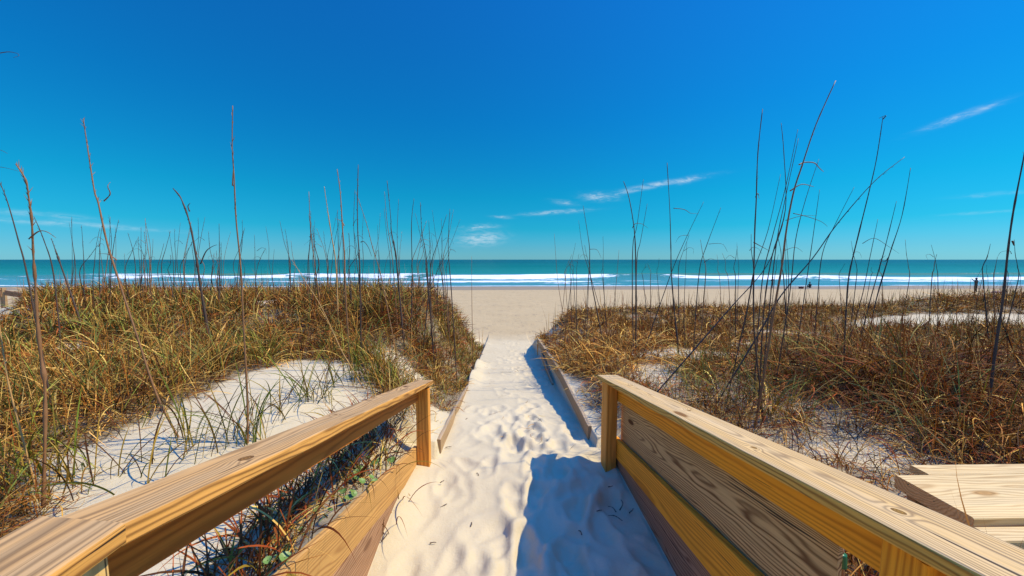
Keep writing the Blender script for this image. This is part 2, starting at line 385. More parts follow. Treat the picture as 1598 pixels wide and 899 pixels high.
# footprints pressed into the loose sand of the path (and a few on the beach side)
inpath = ((X < right_edge(Y) - .02) & (X > left_edge(Y) + .02) & (Y > .5) & (Y < 13)).astype(float)
D = np.zeros_like(Z)
fp = []
for k in range(300):
    fy = .7 + 12.2 * random.random() ** 1.5; fx = random.uniform(-.62, .92)
    if fx < .1 and random.random() < .45: continue              # people keep to the middle and right of the path
    fp.append((fx, fy, random.uniform(.12, .17), random.uniform(.06, .085), random.gauss(0, .4), random.uniform(.018, .048)))
for k in range(20): fp.append((random.uniform(-.25, .9), random.uniform(1.0, 4.2), random.uniform(.17, .24), random.uniform(.10, .15), random.gauss(0, .5), random.uniform(.035, .06)))
for fx, fy, a, b_, rot, dep in fp:
    j0, j1 = np.searchsorted(gy, [fy - .45, fy + .45]); i0, i1 = np.searchsorted(gx, [fx - .4, fx + .4])
    dx, dy = X[j0:j1, i0:i1] - fx, Y[j0:j1, i0:i1] - fy
    u = dx * math.cos(rot) + dy * math.sin(rot); v = -dx * math.sin(rot) + dy * math.cos(rot)
    r = np.sqrt((u / b_) ** 2 + (v / a) ** 2)
    r = r * (1 + .12 * np.sin(3 * np.arctan2(v, u) + fx * 40)); D[j0:j1, i0:i1] += -dep * .85 * np.exp(-r ** 4) * (.75 + .35 * v / a) + .45 * dep * np.exp(-((r - 1.4) / .32) ** 2)
D += .075 * fbm(X * 2.2, Y * 1.7, 71, 2) + .012 * fbm(X * 9, Y * 9, 75, 2)
D = np.clip(D, -.085, .06) * (1 - .58 * sst(Y, 3.2, 5.5)) * (.55 + .45 * sst(X, -.25, .15))
edge = np.minimum(sst(X - left_edge(Y), .0, .14), sst(right_edge(Y) - X, .0, .14))
Z = Z + D * inpath * (.35 + .65 * edge)
# wind ripples and hummocks on the bare dune sand
off = 1 - np.clip(((X < right_edge(Y) + .06) & (X > left_edge(Y) - .06)).astype(float), 0, 1)
Z += off * (Y < 14) * .022 * fbm(X * 2.2, Y * 2.6, 81, 3)
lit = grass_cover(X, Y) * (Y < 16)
terrain = link('ground', np_mesh('ground', np.stack([X, Y, Z], -1), grid_quads(*X.shape), attrs={'litter': lit}), SAND)
tag(terrain, 'pale dune and beach sand with a trodden path', 'sand', kind='structure')

# ------------------------------------------------------------------ sea
def water_material():
    m, t, b, o = mat('sea_water')
    p = t.new('ShaderNodeTexCoord').outputs['Object']; x, y, z = t.xyz(p)
    def at(n): a = t.new('ShaderNodeAttribute'); a.attribute_name = n; return a.outputs['Fac']
    foam, swell = at('foam'), at('swell')
    ly = t.math('LOGARITHM', t.math('MAXIMUM', y, 10), 10)
    deep = t.ramp(t.step(ly, 1.84, 3.1), [(0, (.07, .23, .25)), (.13, (.015, .18, .145)), (.42, (.002, .115, .085)), (1, (.002, .052, .06))])
    band = t.noise(t.vec('MULTIPLY', p, (.004, .02, 0)), 1.0, 4, .6)
    deep = t.mix(t.math('MULTIPLY', t.step(band, .4, .68), .45), deep, (.012, .17, .145))
    deep = t.mix(t.math('MULTIPLY', swell, .6), deep, (.13, .15, .04))  # olive put into the colour for light showing through the thin swells
    s1 = t.noise(t.vec('MULTIPLY', p, (.075, .16, .5)), 1.0, 6, .66, .8)
    s2 = t.noise(t.vec('MULTIPLY', p, (.35, .6, 1)), 1.3, 5, .65, .5)
    s = t.math('ADD', t.math('MULTIPLY', s1, .65), t.math('MULTIPLY', s2, .35))
    thr = t.math('SUBTRACT', .74, t.math('MULTIPLY', foam, .50))
    f = t.step(t.math('SUBTRACT', s, thr), -.03, .06)
    f = t.math('MULTIPLY', f, t.step(foam, .02, .1))
    c = t.mix(f, deep, t.mix(s2, (.62, .68, .72), (.84, .85, .86)))
    t.set(b.inputs['Base Color'], c)
    t.set(b.inputs['Roughness'], t.math('MULTIPLY_ADD', f, .55, .30)); b.inputs['IOR'].default_value = 1.33
    t.set(b.inputs['Specular IOR Level'], t.math('MULTIPLY_ADD', f, -.02, .07))
    r1 = t.noise(t.vec('MULTIPLY', p, (.16, .5, 1)), 1.6, 6, .62)
    bump(t, b, t.math('ADD', t.math('MULTIPLY', r1, 1.), t.math('MULTIPLY', f, .25)), .55, .5)
    return m
sx = np.concatenate([-grow(190, 40000, 3, 1.25)[::-1], np.arange(-188, 188.1, 1.5), grow(190, 40000, 3, 1.25)])
sy = np.concatenate([np.arange(52, 150, .4), grow(150, 50000, .5, 1.06)])
X, Y = np.meshgrid(sx, sy)
crest = 103 - 6 * sst(X, 12, 60) + 26 * fbm(X * .022 + 3, X * 0, 91, 4) - 3 * sst(-X, 40, 110)
amp = .75 + 1.3 * fbm(X * .035, X * 0 + 4, 95, 4)
q = Y - crest
front = np.exp(-(np.minimum(q, 0) / 2.2) ** 2) * np.exp(-(np.maximum(q, 0) / 7.) ** 2)
Zs = SEA + amp * front
for c0, a, ww, sd_ in ((128, .38, 5, 101), (152, .35, 7, 103), (185, .35, 9, 105), (84, .22, 2.2, 107), (77, .14, 1.6, 109)):
    cc = c0 + 9 * fbm(X * .018 + 7, X * 0 + sd_, sd_, 3)
    Zs += a * (.6 + fbm(X * .02, X * 0, sd_ + 1, 3)) * np.exp(-((Y - cc) / ww) ** 2)
Zs += .16 * fbm(X * .12, Y * .22, 111, 3) * sst(Y, 66, 80)
Zs += np.where(Y < 72, 0.0, 0) - .0
# run-up tongues at the waterline
shore = 69.5 + 9 * fbm(X * .02, X * 0 + 2, 121, 4)
gxy = beach_z(X, Y)
Zs = np.where(Y < shore, gxy - .04 - .03 * (shore - Y), np.where(Y < shore + 4, np.maximum(Zs, gxy + .012), Zs))
foam = np.zeros_like(X)
foam = np.maximum(foam, (1.1 * sst(q, 2.5, -.6) * sst(q, -7.5, -2.)) * (.30 + .9 * vnoise(X * .05, X * 0, 131)) * (1 - .35 * sst(-X, 5, 25)))
foam = np.maximum(foam, (.24 + .8 * fbm(X * .022, Y * .06, 133, 3)) * sst(q, 0, -3) * sst(Y - shore, -.5, 3) )
foam = np.maximum(foam, .8 * np.exp(-((Y - shore - 1.1) / .8) ** 2) * (Y > shore - 1))
foam = np.maximum(foam, .8 * np.exp(-((Y - 84 - 7 * fbm(X * .03, X * 0, 135, 3)) / 2.6) ** 2) * vnoise(X * .03, X * 0, 137))
foam = np.maximum(foam, .75 * np.exp(-((Y - 126 - 9 * fbm(X * .018 + 7, X * 0 + 101, 101, 3)) / 3) ** 2) * sst(vnoise(X * .045, X * 0 + 9, 141), .55, .85))
swell = np.exp(-((Y - 124 - 9 * fbm(X * .018 + 7, X * 0 + 101, 101, 3)) / 7) ** 2) * sst(vnoise(X * .02, Y * 0, 143), .25, .7)
swell = np.maximum(swell, .8 * np.exp(-((q - 3) / 3.) ** 2) * sst(vnoise(X * .03, X * 0 + 3, 145), .3, .7))
sea = link('sea', np_mesh('sea', np.stack([X, Y, Zs], -1), grid_quads(*X.shape), attrs={'foam': foam, 'swell': swell}), water_material())
tag(sea, 'teal sea with a white line of breaking surf', 'sea', kind='structure')

# ------------------------------------------------------------------ timber
def beam(name, A0, A1, B0, B1, T, m, parent, n=22, r=.006, jit=.0012):
    """board whose face runs from edge A (A0->A1) to edge B (B0->B1), thickness vector T; rounded arrises, slightly uneven"""
    A0, A1, B0, B1, T = map(Vector, (A0, A1, B0, B1, T))
    ax = ((A1 + B1) - (A0 + B0)).normalized(); az = (B0 - A0); az = (az - ax * az.dot(ax)).normalized(); ay = az.cross(ax)
    o = (A0 + B0 + T) / 2 ; Mx = Matrix((ax, ay, az)).transposed().to_4x4(); Mx.translation = o
    Mi = Mx.inverted(); V = []; n2 = 12
    sd0 = random.random() * 99
    ii, cc_ = np.meshgrid(np.arange(n + 1) * .35 + sd0, np.arange(4) * 7.3 + sd0, indexing='ij'); JX = fbm(ii, cc_, 7, 2) * jit * 6
    for i in range(n + 1):
        f = i / n; A = A0.lerp(A1, f); B = B0.lerp(B1, f); wv = (B - A); W = wv.length; wu = wv / W; Tt = T.length; tu = T / Tt
        e = .4 if i in (0, n) else 1
        for ci, (cu, cv, su, sv) in enumerate(((0, 0, 1, 1), (W, 0, -1, 1), (W, Tt, -1, -1), (0, Tt, 1, -1))):
            tri = [(0, r), (r * .3, r * .3), (r, 0)]
            if (cu > 0) != (cv > 0): tri = tri[::-1]
            for du, dv in tri:
                P = A + wu * (cu + su * du) + tu * (cv + sv * dv)
                jx = float(JX[i, ci])
                V.append(Mi @ (P + wu * jx * (1 if cu else -1) + tu * jx * .5))
    me = bpy.data.meshes.new(name); fs = []
    for i in range(n):
        for k in range(n2):
            a = i * n2 + k; b_ = i * n2 + (k + 1) % n2; fs.append((a, b_, b_ + n2, a + n2))
    fs.append(tuple(range(n2))[::-1]); fs.append(tuple(range(n * n2, n * n2 + n2)))
    me.from_pydata([tuple(v) for v in V], [], fs)
    bm = bmesh.new(); bm.from_mesh(me); bmesh.ops.recalc_face_normals(bm, faces=bm.faces); bm.to_mesh(me); bm.free()
    return link(name, me, m, parent, Mx)
def xb(name, x0, x1, y0, y1, z0, z1, m, parent, along='x'):
    """axis-aligned board; grain along x, y or z"""
    if along == 'z': return beam(name, (x0, y0, z0), (x0, y0, z1), (x1, y0, z0), (x1, y0, z1), (0, y1 - y0, 0), m, parent, 10)
    if along == 'x': return beam(name, (x0, y0, z1), (x1, y0, z1), (x0, y1, z1), (x1, y1, z1), (0, 0, z0 - z1), m, parent, 14, .008, .0005)
    return beam(name, (x0, y0, z1), (x0, y1, z1), (x1, y0, z1), (x1, y1, z1), (0, 0, z0 - z1), m, parent, 14)

# ---- right railing of the ramp
rr = empty('ramp_railing', (.95, 2.0, 0), 'right wooden ramp railing closed with a weathered plywood panel, in front of the bench', 'railing')
sr = -.183                                               # fall of the ramp per metre
def rz(y, z0): return z0 + sr * (y - 3.14)
yn, yf = -.25, 3.30
beam('cap_board', (.85, yf, rz(yf, .795)), (.85, yn, rz(yn, .795)), (1.035, yf, rz(yf, .795)), (1.035, yn, rz(yn, .795)), (0, -.006, -.038), W_CAPR, rr, 40)
beam('upper_rail', (.976, yf - .14, rz(yf - .14, .754)), (.976, yn, rz(yn, .754)), (.976, yf - .14, rz(yf - .14, .592)), (.976, yn, rz(yn, .592)), (.038, 0, 0), W_YEL, rr, 34)
beam('lower_rail', (.975, 3.17, .247), (.975, .2, .81), (.975, 3.17, .075), (.975, .2, .56), (.038, 0, 0), W_YEL, rr, 30)
beam('bottom_board', (.992, 3.16, .12), (.992, .2, .58), (.992, 3.16, -.2), (.992, .2, .0), (.03, 0, 0), W_BOT, rr, 24)
pe = on_x(1309, 856, 1.017).y
beam('panel', (1.017, 3.10, .70), (1.017, pe, rz(pe, .72)), (1.017, 3.10, .13), (1.017, pe, rz(pe, .18)), (.014, 0, 0), W_PANEL, rr, 20, .002)
xb('post', .880, .974, 3.075, 3.245, -.45, .765, W_POST, rr, 'z')
yp = on_x(1440, 880, .93).y
xb('post', .885, .974, yp - .045, yp + .05, -.2, rz(yp, .752) - .01, W_YEL, rr, 'z')
# ---- left railing of the ramp
lr = empty('ramp_railing', (-.72, 2.0, 0), 'left wooden ramp railing with an open gap over one low plank', 'railing')
sl = -.239
def lz(y, z0): return z0 + sl * (y - 3.233)
yf, yn = 3.26, .605
beam('cap_board', (-.64, yf, lz(yf, .748)), (-.64, yn, lz(yn, .748)), (-.785, yf + .01, lz(yf, .748)), (-.785, yn, lz(yn, .748)), (0, -.008, -.038), W_CAPL, lr, 34)
rb = [on_x(*q, -.742) for q in ((649, 628), (219, 899))]; rs = (rb[1].z - rb[0].z) / (rb[1].y - rb[0].y)
beam('upper_rail', (-.742, 3.12, lz(3.12, .707)), (-.742, .45, lz(.45, .707)), (-.742, 3.12, rb[0].z + rs * (3.12 - rb[0].y)), (-.742, .45, rb[0].z + rs * (.45 - rb[0].y)), (-.038, 0, 0), W_RAIL, lr, 30)
beam('lower_rail', (-.767, 3.2, .165), (-.767, .5, .94), (-.767, 3.2, -.06), (-.767, .5, .72), (-.038, 0, 0), W_LOW, lr, 26)
beam('bottom_board', (-.775, 3.0, .0), (-.775, .5, .70), (-.775, 3.0, -.3), (-.775, .5, -.1), (-.03, 0, 0), W_BOT, lr, 20)
xb('post', -.765, -.655, 3.115, 3.19, -.45, .708, W_POST, lr, 'z')
# ---- level landing railing beside the camera
la = empty('landing_railing', (-.72, .3, 0), 'level cap and pale post joining the lower end of the left ramp railing', 'railing')
beam('cap_board', (-.632, .598, 1.382), (-.632, -.5, 1.382), (-.80, .62, 1.382), (-.80, -.5, 1.382), (0, 0, -.038), W_CAPL, la, 20)
beam('upper_rail', (-.768, .44, 1.335), (-.768, -.5, 1.335), (-.768, .44, 1.2), (-.768, -.5, 1.2), (-.038, 0, 0), W_RAIL, la, 12)
xb('post', -.764, -.665, .50, .60, 0, 1.325, W_BENCH, la, 'z')
# ---- low kerbs along the trodden path
def kerb(side, pts, thick, drop, posts, label):
    e = empty('path_kerb', (pts[0][0], pts[0][1], pts[0][2]), label, 'kerb')
    for (x0, y0, z0), (x1, y1, z1) in zip(pts[:-1], pts[1:]):
        g = .006
        beam('board', (x0, y0 + g, z0), (x1, y1 - g, z1), (x0, y0 + g, z0 - drop), (x1, y1 - g, z1 - drop), (thick * side, 0, 0), W_KERB, e, 14, .005, .002)
    for (x, y, zt) in posts:
        xb('post', min(x, x + .085 * side), max(x, x + .085 * side), y, y + .09, path_z(np.array(y)) - .4, zt, W_POST, e, 'z')
    return e
kr = kerb(1, [(.86, 3.66, .112), (.86, 5.58, .096), (.86, 7.75, -.085), (.86, 9.62, -.235)], .036, .15, [(.899, 3.67, .06), (.899, 5.45, .04), (.899, 7.6, -.13), (.866, 9.5, -.30)],
          'weathered board kerb on posts retaining sand along the right of the path')
beam('fallen_board', (.80, 6.1, -.27), (.84, 8.4, -.30), (.83, 6.1, -.42), (.86, 8.4, -.48), (.025, 0, .008), W_KERB, kr, 14)
kl = kerb(-1, [(-.60, 3.36, .135), (-.60, 4.4, .0), (-.60, 6.26, -.32), (-.60, 9.18, -.69), (-.60, 12.0, -1.05)], .036, .17, [(-.645, 3.40, .09), (-.60, 6.2, -.33), (-.60, 8.9, -.66)],
          'half buried pale board kerb along the left of the path')

# ---- plank seat outside the right railing
bn = empty('plank_bench', (2.4, 1.6, gz(2.4, 1.6)), 'pale timber plank bench end outside the right ramp railing', 'bench')
xb('plank', 2.03, 4.6, 1.475, 1.80, .635, .705, W_BENCH, bn)
xb('plank', 2.22, 4.6, 1.806, 1.90, .66, .70, W_BENCH, bn)
xb('plank', 2.02, 4.6, 1.385, 1.470, .61, .672, W_BENCH, bn)
xb('support_beam', 2.10, 4.6, 1.405, 1.443, .44, .605, W_KERB, bn)
xb('support_beam', 2.10, 4.6, 1.76, 1.798, .46, .63, W_KERB, bn)
for x in (2.12, 3.9): xb('leg', x, x + .09, 1.55, 1.64, gz(x, 1.6) - .2, .65, W_POST, bn, 'z')

# ---- neighbour's walkway, far left
fr = empty('boardwalk_railing', (-21.5, 16.2, gz(-21.5, 16.2)), 'dark timber walkway railing at the far left end of the dune', 'railing')
zt = on_y(10, 450, 16.).z
xb('cap_board', -25.5, -21.2, 15.9, 16.1, zt - .07, zt, W_BOT, fr)
xb('side_board', -25.5, -21.2, 15.95, 16.0, zt - .34, zt - .12, W_BOT, fr)
for x in (-24.6, -23.0, -21.3): xb('post', x, x + .14, 15.98, 16.12, gz(x, 16) - .3, zt + (.02 if x > -21.5 else -.08), W_KERB, fr, 'z')
beam('sloping_rail', (-21.1, 16.0, zt - .08), (-18.9, 16.0, zt - .42), (-21.1, 16.0, zt - .3), (-18.9, 16.0, zt - .64), (0, .05, 0), W_BOT, fr)

# ------------------------------------------------------------------ grass
def blade_mesh(P, az, tilt, length, bend, width, drift, nseg=6, col=None, colt=None, zmin=None, pw=1.25):
    """N ribbon blades: base points P, azimuth, start tilt from vertical, length, total bend, width, azimuth drift"""
    N = len(P); s = np.linspace(0, 1, nseg + 1)
    th = tilt[:, None] + bend[:, None] * s ** pw
    a = az[:, None] + drift[:, None] * s
    tx, ty, tz = np.sin(th) * np.cos(a), np.sin(th) * np.sin(a), np.cos(th)
    T = np.stack([tx, ty, tz], -1); ds = (length / nseg)[:, None, None]
    pos = np.concatenate([np.zeros((N, 1, 3)), np.cumsum((T[:, :-1] + T[:, 1:]) * .5 * ds, 1)], 1) + P[:, None, :]
    if zmin is not None: pos[..., 2] = np.maximum(pos[..., 2], zmin[:, None] + .012 * s)
    side = np.stack([-np.sin(a), np.cos(a), np.zeros_like(a)], -1)
    nrm = np.cross(T, side); roll = rng.uniform(-.9, .9, (N, 1, 1))
    side = side * np.cos(roll) + nrm * np.sin(roll)
    wp = np.minimum(1, (1.02 - s) * 2.2) * (.75 + .25 * np.sin(np.pi * s))
    hw = (width[:, None] * wp * .5)[..., None]
    V = np.stack([pos - side * hw, pos + side * hw], 2).reshape(-1, 3)
    k = np.arange(nseg) * 2
    q = np.stack([k, k + 1, k + 3, k + 2], -1)
    Q = (np.arange(N)[:, None, None] * (2 * (nseg + 1)) + q[None]).reshape(-1, 4)
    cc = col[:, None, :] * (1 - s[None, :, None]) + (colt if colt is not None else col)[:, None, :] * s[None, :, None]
    return V, Q, np.repeat(cc, 2, 1).reshape(-1, 3)
def join(parts):
    Vs, Qs, Cs, n = [], [], [], 0
    for V, Q, c in parts: Vs.append(V); Qs.append(Q + n); Cs.append(c); n += len(V)
    return np.concatenate(Vs), np.concatenate(Qs), np.concatenate(Cs)
def pal(N, cols, wts, var=.3):
    cols = np.array(cols); i = rng.choice(len(cols), N, p=np.array(wts) / sum(wts))
    return np.clip(cols[i] * rng.uniform(1 - var, 1 + var, (N, 1)) * rng.uniform(.93, 1.07, (N, 3)), 0.004, .9)
TAN, STRAW, BROWN, RED, DARK, OLIVE, GREEN, LIME = (.60, .29, .05), (.78, .47, .11), (.34, .125, .018), (.30, .065, .012), (.10, .036, .009), (.30, .19, .02), (.12, .14, .014), (.30, .30, .03)

def tufts(side, n_try):
    """clump centres by rejection: denser near the camera, only where grass grows"""
    d = 0.9 + 21 * rng.random(n_try) ** .62; a = rng.uniform(R(-62), R(62), n_try)
    x = d * np.sin(a); y = d * np.cos(a)
    k = (x < 0) if side < 0 else (x > 0)
    x, y = x[k], y[k]
    g = grass_cover(x, y); patch = .55 + .9 * (fbm(x * .9, y * .9, 151, 3) + .25)
    k = rng.random(len(x)) < g * np.clip(patch, .12, 1)
    return x[k], y[k]
def field(side, n_try):
    cx, cy = tufts(side, n_try)
    dist = np.hypot(cx, cy)
    N = len(cx); per = np.where(dist < 6, 32, np.where(dist < 10, 24, 14))
    idx = np.repeat(np.arange(N), per); M = len(idx)
    rad = rng.random(M) ** .6 * rng.uniform(.06, .20, N)[idx]; ang = rng.uniform(0, 2 * np.pi, M)
    x = cx[idx] + rad * np.cos(ang); y = cy[idx] + rad * np.sin(ang)
    keep = (x < left_edge(y) - .05) | (x > right_edge(y) + .06)
    x, y, ang, rad, idx = x[keep], y[keep], ang[keep], rad[keep], idx[keep]; M = len(x)
    z = ground(x, y); dd = np.hypot(x, y)
    # character of the ground cover
    red = fbm(x * .35, y * .35, 161, 3) * 1.2
    if side > 0:
        red = red + 1.0 * np.exp(-((x - 4.4) / 2.6) ** 2 - ((y - 3.7) / 1.4) ** 2) - .5 * np.exp(-((x - 2) / 1.4) ** 2 - ((y - 7) / 2.6) ** 2) - .2 * sst(y, 7, 9)
        green = np.clip(-.02 + .25 * fbm(x * .7, y * .7, 165, 3) + .35 * np.exp(-((x - 2.3) / .7) ** 2 - ((y - 3.9) / .8) ** 2), 0, .6)
        hs_ = np.clip(.85 + .5 * fbm(x * .5, y * .5, 171, 3) + .95 * np.exp(-((x - 4.6) / 2.2) ** 2 - ((y - 3.8) / 1.1) ** 2), .5, 1.9)
    else:
        red = red + .8 * np.exp(-((x + 2.0) / 1.2) ** 2 - ((y - 7.0) / 2.6) ** 2) + .25 * sst(y, 7, 9.5) - .6 * np.exp(-((x + 4.5) / 2.5) ** 2 - ((y - 3.8) / 2.) ** 2)
        green = np.clip(.15 + .5 * fbm(x * .7, y * .7, 167, 3) + .3 * np.exp(-((x + 1.0) / .5) ** 2 - ((y - 10) / 2.) ** 2), .03, .7)
        hs_ = np.clip(.85 + .5 * fbm(x * .5, y * .5, 173, 3) + .35 * np.exp(-((x + 1.9) / 1.2) ** 2 - ((y - 7.) / 2.4) ** 2), .5, 1.4)
    hs_ = hs_ * np.clip(.45 + .55 * grass_cover(x, y), .4, 1)
    # banks beside the path carry short, trailing grass
    nearpath = np.where(x < 0, sst(left_edge(y) - x, .1, .9), np.maximum(sst(x - right_edge(y), .05, .7), 1.1 * sst(y, 5, 6.5)))
    hs_ = hs_ * (.45 + .55 * nearpath)
    hs_ = hs_ * (np.where(x > 0, 1 - .35 * sst(y, 5.5, 8.5) * (1 - .6 * sst(x, 12.5, 15)), 1 + .35 * (vnoise(x * .9, y * .9, 177) - .5) * sst(y, 7, 9)))
    hs_ = np.where((x < 0) & (x > -1.35) & (y < 3.3), .40, hs_)
    u = rng.random(M); isg = u < green; isup = (~isg) & (rng.random(M) < .12); isd = ~(isg | isup)
    az = ang + rng.normal(0, .8, M) + np.where(rng.random(M) < .3, rng.uniform(0, 6.28, M), 0)
    wscale = np.clip(dd / 5.0, .75, 2.4)
    cl = (.45 + 1.1 * rng.random(N) ** 1.3)[idx]
    P = np.stack([x, y, z - .01], -1)
    def pick(k): return P[k], az[k], k.sum()
    p, a_, n = pick(isd)
    base = pal(n, [TAN, STRAW, BROWN, DARK], [2.6, 2.2, 2.8, 2.4]); rd = pal(n, [RED, BROWN, DARK, TAN, STRAW], [3.2, 1.6, 3.0, .7, .45])
    kk = (rng.random(n) < np.clip(red[isd] + .3, .05, .92))[:, None]; c0 = np.where(kk, rd, base) * cl[isd][:, None] * (1 + (.45 * np.exp(-((x - 2) / 1.6) ** 2 - ((y - 6.5) / 3) ** 2))[isd][:, None])
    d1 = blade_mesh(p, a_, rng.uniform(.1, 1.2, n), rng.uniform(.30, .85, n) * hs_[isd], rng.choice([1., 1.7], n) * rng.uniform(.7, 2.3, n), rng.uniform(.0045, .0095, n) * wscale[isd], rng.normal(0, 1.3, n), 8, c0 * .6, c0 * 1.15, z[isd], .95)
    p, a_, n = pick(isup)
    c0 = pal(n, [TAN, BROWN, RED, DARK, STRAW], [1.5, 3, 1.5, 1.6, .7])
    d2 = blade_mesh(p, a_, rng.uniform(.02, .35, n), rng.uniform(.35, .80, n) * hs_[isup], rng.uniform(0, .5, n), rng.uniform(.0035, .006, n) * wscale[isup], rng.normal(0, .2, n), 4, c0, c0)
    p, a_, n = pick(isg)
    c0 = pal(n, [OLIVE, GREEN, LIME, STRAW], [3, 3, 1.2, .8])
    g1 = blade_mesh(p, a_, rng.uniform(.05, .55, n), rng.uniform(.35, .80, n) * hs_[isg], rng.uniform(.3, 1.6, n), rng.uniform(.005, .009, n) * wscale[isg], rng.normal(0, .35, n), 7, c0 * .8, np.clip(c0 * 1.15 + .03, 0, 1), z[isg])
    return join([d1, d2]), g1
for side, nm in ((-1, 'left'), (1, 'right')):
    dead, green = field(side, 15500)
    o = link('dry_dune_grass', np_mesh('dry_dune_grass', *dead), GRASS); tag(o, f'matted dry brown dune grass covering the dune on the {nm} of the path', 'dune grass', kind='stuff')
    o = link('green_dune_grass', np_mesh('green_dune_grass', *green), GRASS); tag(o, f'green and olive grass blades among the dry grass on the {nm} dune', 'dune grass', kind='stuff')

# thin dead stems standing above the grass along the dune tops: far too many to count
N = 1500; y = rng.uniform(6.5, 13, N); x = rng.uniform(-1.45, 1.45, N) * y
k = rng.random(N) < grass_cover(x, y) * .9; x, y = x[k], y[k]; N = len(x)
c0 = pal(N, [BROWN, RED, DARK, TAN], [3, 1.5, 2, 1.5])
st = blade_mesh(np.stack([x, y, ground(x, y)], -1), rng.uniform(0, 6.28, N), rng.uniform(0, .28, N), rng.uniform(.5, .95, N), rng.uniform(-.1, .35, N), rng.uniform(.006, .010, N) * y / 9, rng.normal(0, .3, N), 4, c0, c0)
tag(link('dead_grass_stem', np_mesh('dead_grass_stem', *st), GRASS), 'thin dead stems standing just above the grass along both dune tops', 'grass stems', kind='stuff')

# litter of straw blown over the bare sand and the path
N = 3200; x = rng.uniform(-3.4, 4.5, N); y = rng.uniform(1.0, 8, N)
pw_ = np.where((x > left_edge(y)) & (x < right_edge(y)), np.where(x < .45, .10, .05), np.where(grass_cover(x, y) < .6, np.where(x > 0, .95, .16), 0.12))
pw_ = np.where((x > .1) & (x < .62) & (y > 3.2) & (y < 5.2), .5, pw_)
k = rng.random(N) < pw_; x, y = x[k], y[k]; N = len(x); z = ground(x, y)
c0 = pal(N, [TAN, BROWN, DARK, STRAW], [1.5, 2, 1.5, .8])
lt = blade_mesh(np.stack([x, y, z + .012], -1), rng.uniform(0, 6.28, N), rng.uniform(1.35, 1.55, N), rng.uniform(.05, .28, N), rng.uniform(-.1, .25, N), rng.uniform(.003, .005, N), rng.normal(0, 1.3, N), 6, c0, c0, z + .008)
tag(link('straw_litter', np_mesh('straw_litter', *lt), GRASS), 'loose straw bits scattered over the bare sand', 'straw', kind='stuff')

# separate green tufts on the bare sand left of the railing
def tuft(px, py, n, ln, label, group=None, cols=(GREEN, OLIVE, DARK), wts=(3, 2, 1.2), spread=.08, bd=(.3, 1.6), pos=None):
    b = pos or hit(px, py)
    P = np.stack([b.x + rng.normal(0, spread, n), b.y + rng.normal(0, spread, n), np.zeros(n)], -1); P[:, 2] = ground(P[:, 0], P[:, 1]) - .01
    c0 = pal(n, cols, wts)
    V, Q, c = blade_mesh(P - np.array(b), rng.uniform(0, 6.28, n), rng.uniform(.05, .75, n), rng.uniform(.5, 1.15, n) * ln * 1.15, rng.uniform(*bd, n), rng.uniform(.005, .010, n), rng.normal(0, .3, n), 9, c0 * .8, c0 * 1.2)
    o = link('grass_tuft', np_mesh('grass_tuft', V, Q, c), GRASS, None, Matrix.Translation(b))
    return tag(o, label, 'grass tuft', group)
tuft(388, 690, 40, .62, 'dark green tuft of long arching blades on the sand against the left railing')
tuft(330, 705, 14, .55, 'thin green tuft arching over the sand next to the largest dark green tuft')
tuft(205, 735, 10, .55, 'upright yellow-green tuft alone in the middle of the bare sand slope')
tuft(295, 690, 12, .6, 'sparse tuft around the foot of a long straw stalk on the bare sand')
tuft(490, 625, 42, .6, 'bushy green tuft at the right end of the bare sand slope, above the railing')
tuft(440, 655, 14, .5, 'small thin tuft between two bigger green tufts beside the left railing')
tuft(28, 770, 60, .55, 'bright green tuft at the left edge near the railing', cols=(LIME, GREEN, OLIVE), wts=(3, 2, 1), spread=.12)
tuft(95, 770, 30, .5, 'olive tuft beside the bright green tuft at the left edge', cols=(OLIVE, STRAW, GREEN), wts=(3, 1.5, 1), spread=.1)
tuft(405, 560, 46, .5, 'light green tuft growing at the top rim of the bare sand slope', cols=(LIME, GREEN, OLIVE), wts=(2, 2, 1), spread=.07)
tuft(545, 600, 40, .55, 'upright green tuft behind the left railing where the bare sand ends', spread=.1, bd=(.1, .8))
tuft(590, 600, 40, .55, 'feathery green tuft behind the far end of the left railing', spread=.12, bd=(.1, .8))
for px, py in ((150, 760), (235, 755), (265, 740), (120, 735)):
    tuft(px, py, 7, .42, 'wispy few-bladed grass sprig on the bare sand above the left railing', 'wispy sprigs on the bare sand')
tuft(1165, 590, 40, .5, 'pale green tuft growing out of the sand behind the right railing', cols=(LIME, OLIVE, STRAW), wts=(2, 2, 2), spread=.12)
for k in range(22):
    y = 1.15 + k * .095 + random.uniform(-.05, .05); x = -.90 - .32 * random.random() ** .8
    tuft(0, 0, 30, .40, 'low brown tuft on the shaded bank under the left railing', 'brown tufts under the left railing', cols=(STRAW, DARK, OLIVE, RED), wts=(1, 3, 1.5, 2.5), spread=.10, bd=(.5, 2), pos=Vector((x, y, gz(x, y))))

